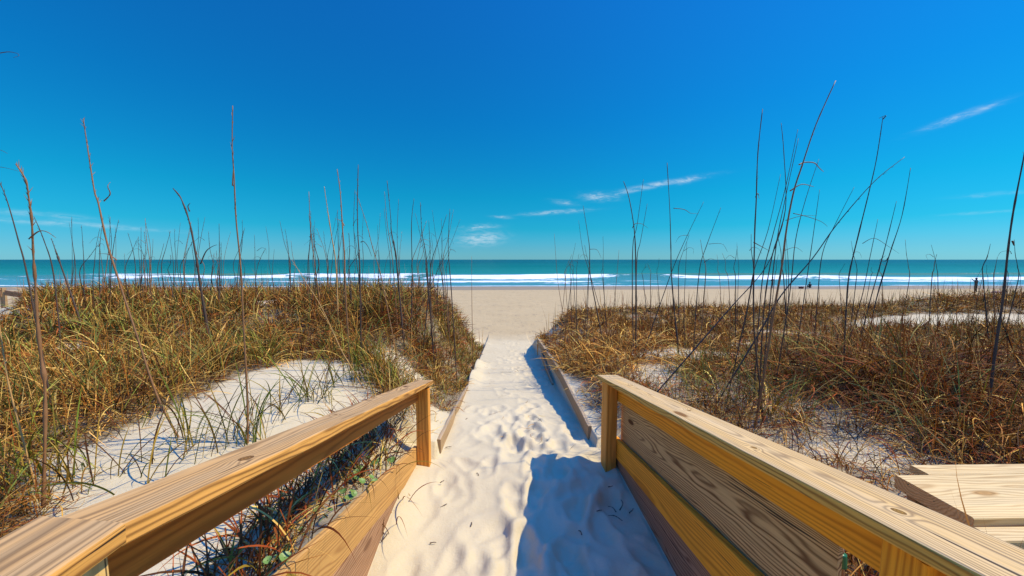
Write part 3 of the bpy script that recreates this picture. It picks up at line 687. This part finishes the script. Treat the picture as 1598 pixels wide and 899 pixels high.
# creeping round-leaved plants on the bank under the left railing
LEAF = plain('round_leaf', (.13, .22, .04), .45, .4, 12)
for k in range(8):
    x = -.86 - .16 * random.random(); y = 1.25 + k * .23 + random.uniform(-.08, .08); b = Vector((x, y, gz(x, y)))
    V, Fc = [], []
    for j in range(random.randint(6, 10)):
        lx, ly = random.gauss(0, .06), random.gauss(0, .07); hz = gz(x + lx, y + ly) - b.z
        c = Vector((lx, ly, hz + random.uniform(.02, .07))); rr_ = random.uniform(.013, .026)
        nrm = Vector((random.gauss(.1, .35), random.gauss(-.2, .35), 1)).normalized(); u = nrm.orthogonal().normalized(); v = nrm.cross(u)
        i0 = len(V); V.append(tuple(c - nrm * rr_ * .25))
        for q in range(10):
            a = q * math.pi / 5 + .3; f = rr_ * (1 + .08 * math.sin(3 * a)); V.append(tuple(c + u * math.cos(a) * f + v * math.sin(a) * f))
        for q in range(10): Fc.append((i0, i0 + 1 + q, i0 + 1 + (q + 1) % 10))
        i1 = len(V); g = Vector((lx * .4, ly * .4, (gz(x + lx * .4, y + ly * .4) - b.z) - .01)); sw = Vector((.0018, 0, 0))
        V += [tuple(g - sw), tuple(g + sw), tuple(c + sw), tuple(c - sw)]; Fc.append((i1, i1 + 1, i1 + 2, i1 + 3))
    me = bpy.data.meshes.new('creeping_plant'); me.from_pydata(V, [], Fc)
    tag(link('creeping_plant', me, LEAF, None, Matrix.Translation(b)), 'small creeping plant with round green leaves on the bank under the left railing', 'plant', 'creeping plants under the left railing')

# ------------------------------------------------------------------ sea oat stalks
def tube(pts, r0, r1, n=6, lump=0., tip=True):
    """tapered tube along pts, optional lumps (dry sheaths at the nodes)"""
    P = [Vector(p) for p in pts]
    # resample smoothly
    Q = []
    for i in range(len(P) - 1):
        p0, p1, p2, p3 = P[max(i - 1, 0)], P[i], P[i + 1], P[min(i + 2, len(P) - 1)]
        for k in range(5):
            t = k / 5; Q.append(.5 * ((2 * p1) + (p2 - p0) * t + (2 * p0 - 5 * p1 + 4 * p2 - p3) * t * t + (3 * p1 - p0 - 3 * p2 + p3) * t ** 3))
    Q.append(P[-1]); V, Fc = [], []; m = len(Q)
    for i, p in enumerate(Q):
        f = i / (m - 1); r = r0 + (r1 - r0) * f
        if lump: r *= 1 + lump * (random.random() ** 2) * (1 if i % 3 else 1.6)
        tg = (Q[min(i + 1, m - 1)] - Q[max(i - 1, 0)]).normalized(); u = tg.orthogonal().normalized(); v = tg.cross(u)
        for k in range(n):
            a = k * 2 * math.pi / n; V.append(tuple(p + u * math.cos(a) * r + v * math.sin(a) * r))
    for i in range(m - 1):
        for k in range(n): Fc.append((i * n + k, i * n + (k + 1) % n, (i + 1) * n + (k + 1) % n, (i + 1) * n + k))
    Fc.append(tuple(range(n))[::-1]); Fc.append(tuple(range((m - 1) * n, m * n)))
    return V, Fc
def mesh_py(name, V, Fc, smooth=True):
    me = bpy.data.meshes.new(name); me.from_pydata(V, [], Fc)
    if smooth: me.polygons.foreach_set('use_smooth', [True] * len(me.polygons))
    return me
def stub_mesh(pts, r):
    """short spikelet stubs left along the top of the stem"""
    V, Fc = [], []; P = [Vector(p) for p in pts]
    for i in range(len(P) - 1):
        for k in range(7):
            p = P[i].lerp(P[i + 1], k / 7); tg = (P[i + 1] - P[i]).normalized()
            d = (tg + Vector((random.choice((-1, 1)) * random.uniform(.2, .45), random.gauss(0, .3), 0))).normalized() * random.uniform(.015, .05)
            s = d.orthogonal().normalized() * r; i0 = len(V)
            V += [tuple(p - s), tuple(p + s), tuple(p + d * .6 + s * .8), tuple(p + d)]; Fc.append((i0, i0 + 1, i0 + 2, i0 + 3))
    return V, Fc
def stalk(Yd, pts, label, r=.006, m=None, leaves=(), lump=0., stubs=True, group=None):
    """pts: photograph pixels from tip to lowest visible point; stands at depth Yd on the dune"""
    W = [on_y(px, py, Yd) for px, py in pts]
    bow = random.uniform(-.02, .02) * Yd
    d = (W[-1] - W[-2]).normalized()
    if group: d = Vector((max(-.12, min(.12, d.x)), 0, -1)).normalized()
    if d.z > -.5: d = (d + Vector((0, 0, -.6))).normalized()
    st_ = np.arange(200) * .03; gg = ground(W[-1].x + d.x * st_, W[-1].y + d.y * st_)
    p = W[-1] + d * float(st_[int(np.argmax(W[-1].z + d.z * st_ <= gg - .06))])
    if (p - W[-1]).length > .05: W.append(p)
    base = W[-1]; top = W[0]; hh = max(top.z - base.z, .1)
    W = [q + Vector((0, bow * math.sin(math.pi * (q.z - base.z) / hh), 0)) for q in W]
    L = [q - base for q in W][::-1]
    V, Fc = tube(L, r, r * .28, 6, lump)
    o = tag(link('sea_oat_stalk', mesh_py('sea_oat_stalk', V, Fc), m or STALK, None, Matrix.Translation(base)), label, 'sea oat', group)
    if stubs:
        k = max(2, int(len(L) * .5)); V, Fc = stub_mesh(L[-k:], r * .3)
        link('seed_head', mesh_py('seed_head', V, Fc, False), m or STALK, o, Matrix.Translation(base))
    for lf in leaves:
        Q = [on_y(px, py, Yd) - base for px, py in lf]
        for i, q in enumerate(Q): q.y += random.uniform(-.004, .004) * i * Yd
        V, Fc = tube(Q, r * .62, r * .15, 4)
        link('leaf', mesh_py('leaf', V, Fc), m or STALK, o, Matrix.Translation(base))
    return o
ST = [  # depth, pixels from the tip down, label, radius, material, leaves, lumps
 (1.95, [(25, 256), (38, 280), (41, 310), (43, 345), (42, 400), (43, 440), (44, 495), (50, 560), (58, 620), (66, 790)], 'lumpy purplish sea oat stalk with a bowed tip at the far left', .005, STALK, [[(45, 373), (58, 361), (75, 362), (86, 371)]], .9),
 (3.0, [(0, 285), (10, 315), (24, 375), (38, 440)], 'bare stem leaning left just beside the lumpy stalk at the far left', .005, STALKD, [], 0),
 (2.7, [(130, 185), (134, 204), (145, 255), (155, 300), (162, 319), (175, 370), (187, 409), (222, 519), (251, 620), (283, 690)], 'tall tan sea oat stalk leaning left, rooted in the bare sand slope', .0055, STALK, [[(162, 314), (172, 303), (173, 292), (170, 284)], [(182, 406), (168, 397), (150, 396)]], .25),
 (2.65, [(363, 165), (361, 230), (363, 275), (365, 340), (372, 420), (376, 500), (384, 620), (386, 690)], 'tallest upright stalk on the left, rooted in the dark green tuft', .006, STALK, [[(363, 290), (365, 272), (368, 260)]], .2),
 (5.2, [(270, 294), (283, 310), (298, 350), (310, 410), (314, 438)], 'forked dark stalk with two twig-like leaves left of the tallest left stalk', .011, STALKD, [[(313, 412), (320, 393), (328, 385), (338, 382)], [(296, 330), (294, 322), (298, 317)]], .5),
 (5.0, [(53, 338), (63, 375), (73, 431)], 'thin left-leaning stalk just right of the lumpy stalk', .006, STALKD, [], .3),
 (6.0, [(80, 372), (88, 395), (94, 412)], 'short crooked stalk with a clotted tip standing near the left edge', .008, STALKD, [], .8),
 (2.0, [(-22, 420), (0, 478), (20, 567), (32, 620), (62, 770)], 'straw-yellow stalk crossing the left edge of the photo', .0042, STALKY, [], 0),
 (3.9, [(455, 405), (476, 440), (500, 480), (530, 545), (545, 570)], 'pale straw stem leaning left across the left bush', .005, STALKY, [], 0),
 (7.0, [(482, 299), (486, 357), (491, 397), (496, 440)], 'sea oat stalk left-most of the tall group on the left ridge', .010, STALK, [], .3),
 (6.2, [(506, 291), (510, 333), (515, 372), (520, 406), (523, 450)], 'tan stalk with a thick middle node, second from left in the ridge group', .009, STALKY, [], .5),
 (4.4, [(526, 264), (533, 304), (538, 355), (542, 397), (544, 460), (549, 605)], 'tall thick tan stalk leaning left in the ridge group', .009, STALK, [[(537, 352), (532, 345), (523, 341)]], .25),
 (6.5, [(554, 296), (551, 350), (554, 397), (559, 436)], 'thin stalk with a hooked leaf in the middle of the ridge group', .007, STALKD, [[(551, 352), (555, 343), (560, 343)]], 0),
 (4.8, [(559, 257), (560, 318), (562, 367), (565, 411), (565, 540)], 'tallest dark vertical stalk of the ridge group', .009, STALKD, [[(563, 378), (568, 377), (575, 386), (578, 400)]], .3),
 (5.8, [(555, 299), (570, 348), (579, 387), (589, 421), (595, 448)], 'stalk slanting down to the right across the ridge group', .007, STALK, [[(586, 400), (588, 392), (592, 391)]], .3),
 (6.0, [(604, 282), (609, 338), (610, 362), (616, 392), (621, 443)], 'kinked dark stalk right of the centre of the ridge group', .009, STALKD, [], .7),
 (6.4, [(600, 299), (603, 348), (609, 392), (613, 436)], 'slim stalk touching the kinked dark stalk', .007, STALK, [], .2),
 (6.6, [(622, 311), (622, 372), (627, 431)], 'fine upright stalk right of the kinked dark stalk', .006, STALKD, [], .2),
 (6.6, [(646, 310), (641, 350), (641, 436)], 'purplish stalk with a faint right lean at the top, toward the bush end', .008, STALKD, [], .5),
 (6.2, [(656, 316), (658, 362), (664, 397), (668, 448)], 'dark stalk rooted in the stem bundle near the beach gap, leaning left', .009, STALKD, [], .3),
 (6.25, [(648, 333), (658, 372), (666, 411), (670, 448)], 'thin left-leaning stem of the bundle near the beach gap', .006, STALKD, [], 0),
 (6.3, [(697, 335), (685, 372), (672, 411), (669, 446)], 'right-leaning stem of the bundle near the beach gap', .008, STALKD, [], .2),
 (6.5, [(702, 326), (699, 387), (704, 462)], 'pair-forming upright stalk with a drooping leaf by the beach gap', .008, STALKD, [[(702, 390), (707, 390), (712, 394)]], .3),
 (6.9, [(718, 342), (702, 387), (682, 428)], 'fine stem leaning far right over the beach gap', .005, STALKD, [], 0),
 (7.2, [(736, 400), (737, 475)], 'short lone stem against the beach right of the left bush', .006, STALK, [], 0),
 (7.4, [(865, 365), (872, 440), (882, 500)], 'thin stem at the path end of the right dune', .006, STALK, [], 0),
 (6.4, [(910, 321), (918, 367), (921, 390), (922, 428), (932, 483)], 'stalk with a drooping leaf, first from the path on the right dune', .008, STALKD, [[(921, 389), (932, 390), (938, 403)]], .2),
 (6.6, [(903, 344), (909, 390), (920, 428)], 'fine stem leaning left next to the first right-dune stalk', .005, STALKD, [], 0),
 (6.0, [(973, 283), (981, 309), (988, 356), (990, 402), (991, 480)], 'left-bending stalk of the tight trio on the right dune', .010, STALKD, [[(987, 356), (992, 349), (1003, 349), (1012, 356)]], .3),
 (6.1, [(1004, 280), (997, 350), (991, 385), (990, 480)], 'straight middle stalk of the tight trio on the right dune', .007, STALKD, [], .2),
 (6.3, [(1010, 318), (1001, 376), (996, 402), (994, 480)], 'right-leaning stalk of the tight trio on the right dune', .007, STALKD, [], .2),
 (5.4, [(1041, 254), (1048, 327), (1051, 385), (1052, 428), (1056, 490)], 'tall beaded stalk with a long limp leaf right of the tight trio', .008, STALKD, [[(1051, 325), (1068, 327), (1078, 333), (1094, 332)]], .5),
 (5.6, [(1098, 315), (1074, 367), (1054, 414), (1032, 475)], 'stalk crossing the beaded stalk on a strong right lean', .006, STALKD, [[(1074, 367), (1060, 369), (1052, 379)]], 0),
 (5.8, [(1125, 324), (1106, 382), (1096, 419), (1089, 490)], 'right-leaning stalk with a bent leaf tip, alone before the big clump', .007, STALKD, [[(1106, 381), (1118, 380), (1127, 382), (1133, 393)], [(1099, 410), (1107, 404), (1118, 406)]], .2),
 (6.4, [(1072, 376), (1070, 475)], 'short thin upright stem left of the stalk standing alone', .006, STALKD, [], 0),
 (6.8, [(966, 390), (958, 470)], 'short thin stem left of the tight trio', .006, STALK, [], 0),
 (3.3, [(1190, 170), (1182, 240), (1179, 312), (1176, 376), (1175, 505), (1186, 610)], 'curled-leaf upright stalk at the left of the big clump', .0065, STALKD, [[(1179, 308), (1183, 302), (1187, 304), (1185, 310)], [(1176, 378), (1186, 384), (1200, 392)]], .4),
 (3.2, [(1304, 126), (1270, 196), (1246, 260), (1232, 300), (1220, 356), (1212, 416), (1202, 476), (1186, 600)], 'tallest thick stalk of the big clump, bowing right at its tip', .0085, STALK, [[(1247, 257), (1257, 253), (1268, 255), (1277, 263), (1289, 267)], [(1233, 298), (1250, 288), (1268, 292)]], .2),
 (3.5, [(1219, 192), (1221, 240), (1220, 328), (1198, 400), (1186, 480), (1183, 590)], 'straight-topped stalk just left of the tallest thick stalk', .0055, STALKD, [], .3),
 (3.6, [(1245, 202), (1230, 292), (1210, 376), (1196, 440), (1184, 560)], 'fine stalk close behind the tallest thick stalk', .005, STALKD, [[(1226, 344), (1250, 337), (1272, 337)]], .3),
 (3.4, [(1246, 216), (1226, 320), (1214, 392), (1198, 540)], 'slender stem threaded through the big clump', .005, STALKD, [[(1238, 333), (1262, 338), (1278, 346), (1296, 353)]], .2),
 (3.6, [(1412, 245), (1362, 284), (1302, 350), (1262, 404), (1214, 460), (1180, 520)], 'long stalk leaning far over to the right from the big clump', .006, STALKD, [], .15),
 (4.2, [(1378, 182), (1372, 248), (1362, 304), (1348, 368), (1334, 428), (1328, 480), (1322, 540)], 'tall stalk right of the big clump with a small blob at its tip', .008, STALKD, [[(1378, 186), (1381, 181), (1376, 183)]], .3),
 (5.0, [(1421, 262), (1406, 336), (1386, 396), (1366, 464), (1355, 520)], 'spiky right-leaning stalk, rightmost of the middle right stalks', .007, STALKD, [[(1386, 402), (1382, 408), (1376, 405), (1379, 399)]], .5),
 (5.2, [(1399, 314), (1382, 392), (1360, 472)], 'spiky shorter stalk parallel to the rightmost middle stalk', .007, STALKD, [], .5),
 (5.4, [(1370, 342), (1352, 404), (1336, 472)], 'thin right-leaning stalk with a long drooping leaf', .006, STALKD, [[(1346, 380), (1362, 372), (1386, 384), (1399, 396)]], .2),
 (4.8, [(1333, 292), (1306, 348), (1286, 396), (1278, 472)], 'slim bowed stalk between the big clump and the tall stalk', .0055, STALKD, [], .1),
 (4.9, [(1279, 296), (1268, 376), (1254, 472)], 'slim straight stalk at the right flank of the big clump', .006, STALKD, [], .1),
 (3.9, [(1278, 248), (1254, 312), (1236, 376), (1226, 460)], 'faint right-leaning stem in the big clump', .0045, STALKD, [], .2),
 (3.8, [(1218, 272), (1194, 360), (1170, 424), (1160, 480)], 'fine stem on the left flank of the big clump', .0045, STALKD, [[(1222, 392), (1240, 386), (1256, 393)]], .1),
 (3.5, [(1222, 350), (1196, 416), (1144, 476), (1110, 515)], 'low stem of the big clump slanting down to the left', .0055, STALKD, [], .1),
 (3.0, [(1604, 215), (1598, 250), (1585, 330), (1578, 390), (1570, 470), (1558, 545)], 'thick dark stalk at the right edge of the photo', .008, STALKD, [[(1580, 376), (1583, 383), (1581, 376)]], .3),
]
for s in ST: stalk(s[0], s[1], s[2], s[3] * 1.25, s[4], s[5], s[6])
# the arching leaf at the upper left edge belongs to a stalk standing just outside the picture
stalk(1.55, [(-60, 120), (-55, 200), (-40, 420), (-20, 700)], 'stalk outside the left edge whose curled leaf reaches into the sky', .003, STALKD, [[(-56, 130), (-25, 92), (5, 81), (25, 83), (35, 89), (31, 94)], [(-50, 260), (-20, 240), (3, 235), (18, 241)], [(-48, 280), (-10, 262), (8, 262), (25, 267)]], 0, False)
# smaller stalks rising from the crests
def ridge_stalks(n, xr, tip, Yr, label, group):
    k = 0
    while k < n:
        px = random.uniform(*xr); Yd = random.uniform(*Yr); b = on_y(px, 430, Yd)
        if grass_cover(np.array([b.x]), np.array([Yd]))[0] < .4: continue
        t = random.uniform(*tip); lean = random.gauss(0, 9) * min(1, (440 - t) / 70)
        pts = [(px + lean, t), (px + lean * .45, t * .6 + 430 * .4), (px + random.gauss(0, 2), t * .25 + 430 * .75), (px, 440)]
        lv = []
        if random.random() < .3:
            q = pts[1]; s = random.choice((-1, 1)) * min(1, (440 - t) / 70); lv = [[q, (q[0] + 6 * s, q[1] - 5 * abs(s)), (q[0] + 13 * s, q[1] - 3 * abs(s)), (q[0] + 17 * s, q[1] + 5 * abs(s))]]
        stalk(Yd, pts, label, random.uniform(.006, .0095) * min(1, .45 + (440 - t) / 130), random.choice((STALKD, STALKD, STALK)), lv, random.choice((0, .3, .5)), True, group); k += 1
ridge_stalks(58, (100, 470), (335, 400), (7.2, 10.5), 'slender bare sea oat stalk rising from the left ridge against the sea', 'small sea oat stalks along the left ridge')
ridge_stalks(44, (475, 700), (325, 400), (6.6, 9.5), 'slender bare sea oat stalk in the thicket at the right end of the left ridge', 'small sea oat stalks at the end of the left ridge')
ridge_stalks(20, (880, 1170), (365, 415), (6.2, 9.0), 'short bare sea oat stalk on the right dune left of the big clump', 'small sea oat stalks on the near right dune')
ridge_stalks(18, (1200, 1590), (360, 430), (5.6, 9.5), 'short bare sea oat stalk on the right dune right of the big clump', 'small sea oat stalks on the far right dune')

# ------------------------------------------------------------------ small things near the railing
tk = on_x(1313, 874, 1.075)
sb = empty('stake_bundle', (tk.x, tk.y, gz(tk.x, tk.y)), 'two brown canes bound with green tape behind the right railing', 'canes')
TAPE = plain('green_tape', (.004, .10, .03), .35, .2, 40)
for dx in (-.007, .008):
    V, Fc = tube([(tk.x + dx, tk.y, gz(tk.x, tk.y) - .05), (tk.x + dx * .8, tk.y, tk.z - .1), (tk.x + dx * .6, tk.y + .005, tk.z + .035)], .0065, .005, 7, .2)
    link('cane', mesh_py('cane', V, Fc), STALK, sb)
V, Fc = tube([(tk.x, tk.y, tk.z - .02), (tk.x, tk.y + .001, tk.z), (tk.x, tk.y + .003, tk.z + .02)], .016, .0155, 10)
link('tape_wrap', mesh_py('tape_wrap', V, Fc), TAPE, sb)
for px, py, l, a in ((952, 762, .09, .3), (968, 790, .12, 1.2), (955, 797, .07, 2.2), (985, 800, .06, .8), (960, 812, .10, 2.6), (1003, 843, .05, .5), (865, 851, .05, 1.0), (905, 835, .04, 2.), (935, 800, .04, .2),
                     (690, 755, .04, .7), (745, 742, .035, 2.2), (692, 792, .06, .7), (676, 850, .04, .1), (735, 822, .035, 1.5), (700, 700, .06, .1), (728, 655, .04, 1.), (600, 842, .07, 1.3)):
    b = hit(px, py); d = Vector((math.cos(a), math.sin(a), 0)) * l * .5
    V, Fc = tube([(-d.x, -d.y, .008), (d.x * .1 + d.y * .3, d.y * .1 - d.x * .25, .016), (d.x, d.y, .010)], .0028, .0016, 5, .8)
    shade = px > 820
    tag(link('twig', mesh_py('twig', V, Fc), STALKD, None, Matrix.Translation(b)), 'dark bit of twig lying on the shaded sand beside the right railing' if shade else 'dark bit of twig lying on the sunlit sand by the left railing', 'twig', 'twigs on the shaded sand' if shade else 'twigs on the sunlit sand')

# ------------------------------------------------------------------ anglers on the beach
CLOTH = plain('dark_clothing', (.022, .024, .030), .8, .3, 8); SKIN = plain('skin', (.36, .20, .13), .6, .1, 8); HAIR = plain('dark_hair', (.03, .02, .015), .6, .2, 20)
def figure(loc, yaw, joints, edges, rad, label, head, hood=True):
    me = bpy.data.meshes.new('person'); me.from_pydata(joints, edges, [])
    o = link('person', me, CLOTH, None, Matrix.Translation(loc) @ Matrix.Rotation(yaw, 4, 'Z'))
    tag(o, label, 'person')
    sk = o.modifiers.new('skin', 'SKIN'); sk.use_smooth_shade = True
    for v, r_ in zip(me.skin_vertices[0].data, rad): v.radius = (r_, r_) if not isinstance(r_, tuple) else r_
    me.skin_vertices[0].data[0].use_root = True
    sub = o.modifiers.new('sub', 'SUBSURF'); sub.levels = 2; sub.render_levels = 2
    bm = bmesh.new(); bmesh.ops.create_uvsphere(bm, u_segments=14, v_segments=10, radius=.112)
    for v in bm.verts: v.co = Vector((v.co.x * .88, v.co.y, v.co.z * 1.15)) + Vector(head) + Vector((0, -.012, .03))
    bmesh.ops.delete(bm, geom=[v for v in bm.verts if v.co.z < head[2] - .03 and v.co.y > head[1]], context='VERTS')
    hm = bpy.data.meshes.new('hair'); bm.to_mesh(hm); bm.free()
    hr = link('hair', hm, HAIR); hr.parent = o
    return o
def standing(arms):
    J = [(0, 0, .95), (0, 0, 1.18), (0, 0, 1.42), (0, 0, 1.52), (0, .02, 1.63), (0, .03, 1.72)]
    E = [(0, 1), (1, 2), (2, 3), (3, 4), (4, 5)]; Rd = [(.16, .11), (.15, .10), (.17, .10), .055, .085, .07]
    for s in (-1, 1):
        i = len(J); J += [(s * .10, 0, .88), (s * .13, .02, .48), (s * .15, -.02, .08), (s * .16, .12, .03)]; E += [(0, i), (i, i + 1), (i + 1, i + 2), (i + 2, i + 3)]; Rd += [.095, .065, .045, .035]
        i = len(J); J += [(s * .21, 0, 1.42), arms[s][0], arms[s][1], arms[s][2]]; E += [(2, i), (i, i + 1), (i + 1, i + 2), (i + 2, i + 3)]; Rd += [.062, .048, .036, .03]
    return J, E, Rd
def rod(name, a, b, label, r=.018, grip=True):
    V, Fc = tube([(0, 0, 0), tuple((Vector(b) - Vector(a)) * .5), tuple(Vector(b) - Vector(a))], r, r * .5, 6)
    o = tag(link(name, mesh_py(name, V, Fc), STALKD, None, Matrix.Translation(a)), label, 'fishing rod')
    d = (Vector(b) - Vector(a)).normalized(); V, Fc = tube([tuple(d * .25), tuple(d * .3 + Vector((0, 0, -.03))), tuple(d * .36)], .04, .04, 8); link('reel', mesh_py('reel', V, Fc), CLOTH, o, Matrix.Translation(a))
    return o
b = hit(1522, 457); k = 1.0
J, E, Rd = standing({-1: [(-.42, .02, 1.50), (-.62, .06, 1.68), (-.68, .08, 1.76)], 1: [(.42, .06, 1.40), (.42, .22, 1.62), (.38, .30, 1.70)]})
figure(b, R(10), J, E, Rd, 'person in dark clothing with raised arms casting a fishing rod at the water', (0, .03, 1.70))
hnd = b + Vector((.34, .32, 1.62)); tip = on_y(1542, 401, hnd.y + .5)
rod('fishing_rod', hnd - (tip - hnd) * .12, tip, 'long fishing rod held up by the person with raised arms')
b2 = hit(1536.5, 457.5); t2 = on_y(1532, 441, b2.y)
rod('fishing_rod', b2, t2, 'short fishing rod leaning in the sand beside the person with raised arms')
b = hit(1205, 449.5)
J, E, Rd = standing({-1: [(-.36, .06, 1.16), (-.40, .28, 1.18), (-.40, .38, 1.22)], 1: [(.30, .02, 1.14), (.24, .22, 1.10), (.2, .3, 1.12)]})
figure(b, R(25), J, E, Rd, 'person in dark clothing standing at the water edge behind the big clump of stalks', (0, .03, 1.70))
b = hit(1264, 450.5)
J = [(0, 0, .16), (0, .04, .42), (0, .1, .66), (0, .13, .76), (0, .17, .86), (0, .19, .94)]; E = [(0, 1), (1, 2), (2, 3), (3, 4), (4, 5)]; Rd = [(.18, .15), (.16, .11), (.17, .1), .055, .085, .07]
for s in (-1, 1):
    i = len(J); J += [(s * .12, .08, .18), (s * .18, .42, .48), (s * .18, .60, .08), (s * .18, .72, .04)]; E += [(0, i), (i, i + 1), (i + 1, i + 2), (i + 2, i + 3)]; Rd += [.09, .065, .05, .035]
    i = len(J); J += [(s * .2, .1, .64), (s * .26, .24, .45), (s * .2, .42, .50), (s * .17, .5, .5)]; E += [(2, i), (i, i + 1), (i + 1, i + 2), (i + 2, i + 3)]; Rd += [.06, .048, .036, .03]
figure(b, R(-20), J, E, Rd, 'person in dark clothing sitting low on the sand near the water', (0, .18, .92))
# cool box beside the seated person
b = hit(1250, 450.5); cb = empty('cool_box', b, 'small dark red cool box on the sand next to the seated person', 'cool box')
REDP = plain('dark_red_plastic', (.18, .022, .025), .4, .15, 10); GREYP = plain('dark_lid', (.07, .03, .03), .4, .15, 10)
def bbox(name, cx, cy, z0, sx_, sy_, sz_, m, parent, bev=.02):
    bm = bmesh.new(); bmesh.ops.create_cube(bm, size=1)
    for v in bm.verts: v.co = Vector((v.co.x * sx_ * (1 + .06 * (v.co.z > 0)), v.co.y * sy_ * (1 + .06 * (v.co.z > 0)), v.co.z * sz_))
    bmesh.ops.bevel(bm, geom=list(bm.edges), offset=bev, segments=2, affect='EDGES')
    me = bpy.data.meshes.new(name); bm.to_mesh(me); bm.free(); return link(name, me, m, parent, Matrix.Translation((cx, cy, z0 + sz_ / 2)))
bbox('box_body', b.x, b.y, b.z - .01, .55, .36, .27, REDP, cb); bbox('lid', b.x, b.y, b.z + .262, .58, .39, .06, GREYP, cb)
V, Fc = tube([(b.x - .27, b.y - .2, b.z + .22), (b.x - .2, b.y - .24, b.z + .38), (b.x + .2, b.y - .24, b.z + .38), (b.x + .27, b.y - .2, b.z + .22)], .014, .014, 6); link('handle', mesh_py('handle', V, Fc), GREYP, cb)
# bundle of gear lying on the sand
b = hit(1556, 457.5); gb = empty('gear_bundle', b, 'low pinkish grey bundle of beach gear lying right of the person with raised arms', 'bundle')
PINK = plain('faded_cloth', (.30, .17, .16), .85, .4, 3); bm = bmesh.new(); bmesh.ops.create_uvsphere(bm, u_segments=28, v_segments=14, radius=1)
for v in bm.verts:
    n_ = float(fbm(np.array([v.co.x * 3 + 5]), np.array([v.co.y * 2 + v.co.z * 3]), 201, 3)[0]); v.co = Vector((v.co.x * .72, v.co.y * .24, max(v.co.z, -.3) * (.2 + .22 * n_ - .06 * v.co.x) + .06))
me = bpy.data.meshes.new('bag'); bm.to_mesh(me); bm.free(); link('bag', me, PINK, gb, Matrix.Translation(b))
V, Fc = tube([(b.x - .3, b.y - .18, b.z + .1), (b.x - .15, b.y - .26, b.z + .28), (b.x + .2, b.y - .26, b.z + .26), (b.x + .3, b.y - .18, b.z + .08)], .016, .016, 6); link('strap', mesh_py('strap', V, Fc), CLOTH, gb)
V, Fc = tube([(b.x - .9, b.y + .1, b.z + .04), (b.x, b.y + .15, b.z + .2), (b.x + .9, b.y + .1, b.z + .3)], .03, .02, 6); link('folded_pole', mesh_py('folded_pole', V, Fc), STALKD, gb)
